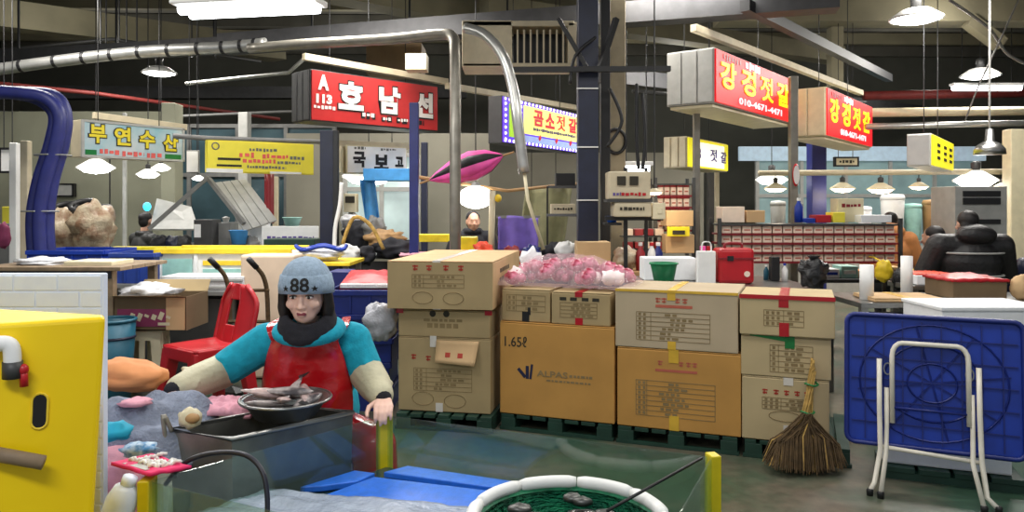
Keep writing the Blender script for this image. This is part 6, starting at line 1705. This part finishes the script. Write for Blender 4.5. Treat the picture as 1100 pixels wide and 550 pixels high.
g = MB(); g.bar(P(672, 300, 7.15), P(672, 180, 7.15), .035); g.bar(P(694, 300, 7.2), P(694, 180, 7.2), .03); g.bar(P(650, 234.5, 7.1), P(712, 234.5, 7.1), .04); tag(g.build('scale_stand', 'black', loc=P(672, 300, 7.15), world=True), 'black stand holding the cream scales beside the navy column', 'stand')
basin('bowl', 'small bright blue bowl under the cream scales', 'bowl', 658, 239, 13, 6, 7.2, 'blue_bright')
bx('control_shelf', 'small dark shelf with the bright blue bowl', 'shelf', 650, 239.3, 668, 242, 7.15, .2, 'grey_dark')

def packs_shelf(label, px0, px1, d, ztop, zbot, rows, n, plabel, group, rack_m='steel_dark', dep=.35, seed=1, legs_to=0.0, extra=()):
    x0, x1 = X(px0, d), X(px1, d); W = x1 - x0
    t = thing('pack_rack', label, 'rack', ((x0 + x1) / 2, d, 0))
    for sx in (-1, 1):
        for yy in (.0, dep):
            g = MB(); g.box((sx * (W / 2 + .03), yy, (ztop + .06) / 2), (.035, .035, ztop + .06)); g.build('upright', rack_m, t)
    hh = (ztop - zbot) / rows
    for k in range(rows + 1):
        g = MB(); g.box((0, dep / 2, zbot + hh * k - .009), (W + .05, dep, .018)); g.build('shelf_board', 'red_dark' if k < rows else rack_m, t)
    r = random.Random(seed); first = None
    for k in range(rows):
        for i in range(n):
            w = W / n - .012; h = hh * r.uniform(.7, .82)
            if first is None:
                f0 = thing('food_pack', plabel, 'pack', (0, 0, 0), 0, group)
                g = MB(); g.box((0, .12, h / 2), (w, .24, h)); g.build('tub', 'pack_white', f0, bevel=.006)
                g = MB(); g.box((0, .12, h + .006), (w + .006, .25, .02)); g.build('lid', 'pack_red', f0, bevel=.004)
                g = MB(); g.box((0, -.002, h * .45), (w * .66, .004, h * .16)); g.build('paper_label', 'ink_pink', f0)
                first = o = f0
            else: o = copy_tree(first)
            o.location = (x0 + W * (i + .5) / n, d + .03 + r.uniform(0, .02), zbot + hh * k)
            o.rotation_euler = (0, 0, r.uniform(-.04, .04))
    return t
packs_shelf('low wide rack stacked with red lidded seafood packs in front of the shop lamps', 776, 964, 7.9, 1.32, .93, 4, 17, 'white seafood pack with a red lid on the low wide rack', 'seafood packs on the low wide rack', seed=2)
packs_shelf('tall narrow rack of red lidded seafood packs beside the scale displays', 707, 742, 7.9, 1.74, 1.26, 4, 5, 'white seafood pack with a red lid on the tall narrow rack', 'seafood packs on the tall narrow rack', seed=3, dep=.3)
bx('cardboard_box', 'plain tan carton shelved below the tall narrow rack of packs', 'box', 716, 226, 745, 243, 7.5, .3, 'kraft_light')
bx('cardboard_box', 'small tan carton with an open front under the yellow framed sign', 'box', 715, 252, 746, 272, 7.55, .25, 'kraft_light')
t, W, H = bx('label_frame', 'small yellow sign with dark print among the tan cartons', 'sign', 717, 243.5, 741, 254, 7.45, .03, 'yellow_bright')
g = MB(); g.box((0, -.006, H * .42), (W * .55, .008, H * .4)); g.build('dark_print', 'ink', t)
for k, (px, m_, cp, lb) in enumerate(((688, 'pack_red', 'white', 'red bottle at the scale stand'), (700, 'white', 'red', 'white bottle with a red cap near the scale stand'), (707, 'blue_deep', 'white', 'navy bottle beside the tan cartons'), (755, 'white', 'pink_hot', 'white bottle with a pink cap beside the red case'), (762, 'cream', 'red', 'cream bottle with a red cap beside the red case'))):
    bottle(lb, px, HY + (EYE - .902) * F / 7.2, 7.2, .26, m_, cp) if k < 3 else bottle(lb, px, HY + (EYE - .867) * F / 6.45, 6.45, .3, m_, cp)
for k in range(8):
    sx, sy = (676 + (k % 4) * 11, 246 + (k // 4) * 14)
    o = bx('food_pack', 'small red and white pack under the cream scales', 'pack', sx - 5, sy, sx + 4, sy + 7, 7.75, .15, 'pack_red' if k % 3 else 'pack_white', group='small packs under the cream scales', bevel=.004)[0]
g = MB()
for py in (253.3, 267.3): g.box(P(693, py + .6, 7.85), (.5, .24, .012))
tag(g.build('wire_shelf', 'steel_dark', loc=P(693, 267, 7.85), world=True), 'thin two tier shelf under the cream scales', 'shelf')
bx('cardboard_box', 'tan carton on the counter at the foot of the navy column', 'box', 620, 260, 656, 277, 7.3, .3, 'kraft_light', floor_z=.9)
sack('cloth_bundle', 'dark sack lump beside the tan carton at the navy column', 'bundle', 672, 262, 13, 13, 7.25, M['bag_brown'], seed=91, z0=.9)
# worktable things
zt = .867
t, W, H = bx('red_case', 'red tool case with a handle and round sticker on the grey worktable', 'case', 772, 267, 811, 294, 6.25, .22, 'red', bevel=.03, floor_z=zt)
g = MB(); g.tube(smooth_path([(-.07, .1, H), (-.06, .1, H + .035), (.06, .1, H + .035), (.07, .1, H)], 4), .012, 8); g.build('handle', 'red_dark', t, smooth=True)
g = MB(); g.box((0, -.002, H * .72), (W + .006, .012, .014)); g.build('seam', 'red_dark', t)
g = MB(); g.lathe([(.024, -.003), (.024, .003)], 16, (W * .28, -.004, H * .28), R=Matrix.Rotation(PI / 2, 3, 'X')); g.build('sticker', 'pack_white', t)
g = MB(); g.box((-W * .18, -.006, H * .72), (.05, .012, .04)); g.build('latch', 'black', t)
basin('bowl', 'green plastic bowl beside the onion sack on the grey worktable', 'bowl', 716, 303, 30, 19, 6.0, 'green')
o, W, H = bx('foam_tray', 'long white foam tray behind the green bowl', 'tray', 692, 277, 748, 290, 6.55, .25, 'white_foam', bevel=.01, floor_z=zt)
t, W, H = bx('paper_bag', 'white paper tag bag standing beside the red case', 'bag', 750, 270, 769, 290, 6.25, .08, 'letter_white_paper' if 'letter_white_paper' in M else 'white', floor_z=zt)
g = MB(); g.tube(smooth_path([(-.04, .02, H), (-.03, .02, H + .07), (.03, .02, H + .07), (.04, .02, H)], 4), .006, 6); g.build('handle', 'white', t)
sack('plastic_bag', 'shiny black plastic bag on the grey worktable beside the pack rack', 'bag', 874, 289, 15, 16, 6.0, M['bag_black'], seed=14, z0=zt, jit=.55, knot=True)
bx('black_tin', 'little black tin on the grey worktable behind the black bag', 'tin', 829, 276, 838, 290, 6.5, .08, 'black', floor_z=zt)
bottle('small white bottle beside the little black tin', 843, 0, 6.5, .15, 'white', 'blue'); bpy.data.objects[-1] if False else None
for o in [o for o in bpy.data.objects if o.get('label') == 'small white bottle beside the little black tin']: o.location.z = zt
bottle('small teal bottle beside the little black tin', 823, 0, 6.6, .13, 'teal', 'white')
for o in [o for o in bpy.data.objects if o.get('label') == 'small teal bottle beside the little black tin']: o.location.z = zt
# things on the pack rack top
zr = 1.333
bx('cardboard_box', 'pink tan carton on top of the low wide rack', 'box', 776, 222, 800, 0, 8.0, .25, 'pack_white', floor_z=zr)
bx('cardboard_box', 'tan carton next to the pink tan one on top of the low wide rack', 'box', 802, 226, 822, 0, 8.0, .25, 'kraft_light', floor_z=zr)
for k, (px, lb) in enumerate(((788, 'red lidded pack stack beside the grey post, lower'), )):
    pass
bx('red_bin', 'small red box beside the navy column on the low wide rack', 'box', 877, 231, 893, 0, 8.0, .2, 'red', floor_z=zr)
bx('blue_box', 'flat blue box beside the small red one on the low wide rack', 'box', 864, 234.5, 876, 0, 8.0, .2, 'blue', floor_z=zr)
bx('yellow_box', 'pale yellow box on top of the low wide rack', 'box', 895, 228, 908, 0, 8.0, .2, 'banner_yellow', floor_z=zr)
t, W, H = bx('cardboard_box', 'cream printed carton raised behind the pale yellow box', 'box', 900, 213, 928, 0, 8.15, .2, 'cream', floor_z=zr)
blobs(t, [(-W * .35, W * .4, H * .7, .04)], 'red_dark', y=-.004, seed=95)
bx('foam_tray', 'white foam tray of ice at the end of the low wide rack', 'tray', 925, 231, 958, 0, 8.0, .25, 'white_foam', floor_z=zr)
bottle('blue bottle standing beside the grey post', 858, 0, 8.1, .26, 'blue', 'white')
for o in [o for o in bpy.data.objects if o.get('label') == 'blue bottle standing beside the grey post']: o.location.z = zr
# clutter under the rack of packs, seen past the end of the worktable
t, W, H = bx('low_bench', 'low dark bench of goods below the low wide rack', 'bench', 880, 300, 1000, 304, 8.4, .5, 'grey_dark')
for sx in (-1, 1):
    g = MB(); g.box((sx * (W / 2 - .04), .25, -Zp(304, 8.4) / 2), (.05, .4, Zp(304, 8.4))); g.build('leg', 'grey_dark', t)
zl = Zp(300, 8.4) + .003
for k, (x0, x1, y0, m_, lb) in enumerate(((886, 902, 289, 'white', 'white carton on the low dark bench beside the black bag'), (904, 922, 286, 'teal_pale', 'pale teal carton on the low dark bench'), (924, 940, 291, 'orange', 'orange carton on the low dark bench'), (957, 972, 287, 'kraft_light', 'tan carton on the low dark bench'), (976, 990, 290, 'yellow_rim', 'yellow carton on the low dark bench under the orange jacket'))):
    t, W, H = bx('cardboard_box', lb, 'box', x0, y0, x1, 0, 8.5, .25, m_, floor_z=zl)
    g = MB(); g.box((0, -.004, H * .5), (W * .7, .006, H * .3)); g.build('printed_panel', ('blue', 'white', 'red_dark', 'ink_soft', 'red')[k], t)
# glazed shop clutter
zg = .952
for k, (px, py, w, h, m_, lb) in enumerate(((838, 226, 16, 20, 'grey_light', 'silver canister in the glazed shop beside the grey post'), (858, 226, 13, 18, 'steel', 'steel pot in the glazed shop behind the grey post'), (1003, 226, 16, 22, 'wood', 'brown barrel in the glazed shop below the small yellow sign'), (984, 228, 18, 18, 'teal_pale', 'pale teal tub in the glazed shop'), (962, 222, 24, 26, 'white', 'stack of white paper cups in the glazed shop'), (932, 230, 14, 16, 'white_foam', 'white jug in the glazed shop'))):
    d_ = 12.4; R_ = w / F * d_ / 2; H_ = Zp(py - h / 2, d_) - zg
    t = thing('container', lb, 'container', (X(px, d_), d_ + .1, zg)); g = MB(); g.lathe([(0, 0), (R_ * .85, 0), (R_, H_ * .9), (R_ * .9, H_), (0, H_)], 18); g.build('body', m_, t, smooth=True)
    g = MB(); g.lathe([(R_ * 1.03, H_ * .88), (R_ * 1.03, H_ * .95), (R_ * .9, H_ * 1.0), (0, H_ * 1.02)], 18); g.build('lid', m_, t, smooth=True)
# --- right worktable and stall
zw = .802
t, W, H = bx('foam_box', 'wide white foam box with a loose lid behind the blue folding table', 'box', 1012, 334, 1130, 360, 5.0, .5, 'white_foam', lid='white_foam', floor_z=None)
bx('foam_box', 'second white foam box under the wide one behind the blue folding table', 'box', 1015, 361, 1130, 0, 5.0, .5, 'white_foam', floor_z=.02)
t, W, H = carton('low tan carton taped across the middle behind the blue folding table', 0, 0, zw, Zp(320, 5.6), .4, M['kraft_light'], base=Vector((X(938, 5.6), 5.58, 0)), W=X(1013, 5.6) - X(938, 5.6), rz=-.05, tape=('tape_yellow', .06, .5, .03, .03))
t, W, H = bx('cardboard_box', 'grey brown carton with a puffy red top on the worktable', 'box', 1024, 302, 1082, 0, 5.75, .4, 'kraft_dark', floor_z=zw)
g = MB(); g.grid(lambda u, v: ((u - .5) * (W + .03), v * .42 - .01, H + .012 + .035 * math.sin(PI * u) * math.sin(PI * v) + .012 * mnoise.noise(Vector((u * 9, v * 7, 3)))), 20, 12, .02); g.build('red_top', 'red', t, smooth=True)
t, W, H = bx('display_ice_tray', 'shallow tray of orange roe on crushed ice before the black jacket', 'tray', 985, 296, 1030, 306, 6.34, .4, 'white_foam')
g = MB(); g.grid(lambda u, v: ((u - .5) * W * .95, .03 + v * .34, H + .01 + .015 * mnoise.noise(Vector((u * 14, v * 9, 2)))), 20, 12, .01); tag(g.build('roe', 'red_orange', t, smooth=True), kind='stuff')
counter('low display table under the tray of orange roe', X(980, 6.3), X(1050, 6.3), 6.3, .42, Zp(306.3, 6.34), 'steel', 'grey_light')
basin('bowl', 'steel bowl beside the tray of orange roe', 'bowl', 1042, 304, 20, 9, 6.32, 'steel')
for o in [o for o in bpy.data.objects if o.get('label') == 'steel bowl beside the tray of orange roe']: o.location.z = Zp(306.3, 6.34) + .002
bx('fridge', 'white and grey upright cooler with dark grilles behind the black jacket', 'fridge', 1026, 200, 1082, 0, 8.6, .5, 'grey_light', floor_z=0, ribs=0)
fr = [o for o in bpy.data.objects if o.get('category') == 'fridge'][0]
for py, h_ in ((208, 6), (216, 7), (238, 5)):
    g = MB(); g.box((0, -.012, Zp(py, 8.6)), (.42, .02, h_ / F * 8.6)); g.build('grille', 'black', fr, bevel=.004)
bx('red_cabinet', 'tall red cabinet at the far edge behind the pale post', 'cabinet', 1092, 218, 1130, 0, 10.8, .4, 'red', floor_z=0)
sack('produce_bag', 'yellow bag hanging below the low wide rack of packs', 'bag', 949, 291, 9, 12, 7.6, M['yellow_rim'], seed=15, jit=.25); _b = [o for o in bpy.data.objects if o.name.startswith('produce_bag')][0]
g = MB(); g.tube([(0, 0, .08), (.02, .25, .98 - _b.location.z), (.02, .34, .98 - _b.location.z)], .008, 5); g.build('string', 'yellow_rim', _b)
t = thing('paper_roll', 'white paper roll standing on the worktable end', 'roll', (X(929, 6.0), 6.0, Zp(318, 5.75)))
g = MB(); g.lathe([(.05, 0), (.05, .26), (.02, .26), (0, .25)], 18); g.build('roll', 'white', t, smooth=True)
for o in (t,): o.location = (X(931, 5.75), 5.75, zw)
t = thing('paper_roll', 'white paper roll behind the low tan carton', 'roll', (X(974, 6.15), 6.15, zw))
g = MB(); g.lathe([(.045, 0), (.045, .3), (.02, .3), (0, .29)], 18); g.build('roll', 'white', t, smooth=True)
sack('roe_bowl', 'round tan and red bread bun pack at the edge of the worktable', 'pack', 1098, 306, 12, 14, 5.75, M['kraft_light'], seed=33, jit=.15, z0=zw)
sack('plastic_bag', 'black bag hanging between the pack rack and the white roll', 'bag', 966, 300, 7, 12, 6.6, M['bag_black'], seed=36, jit=.3)
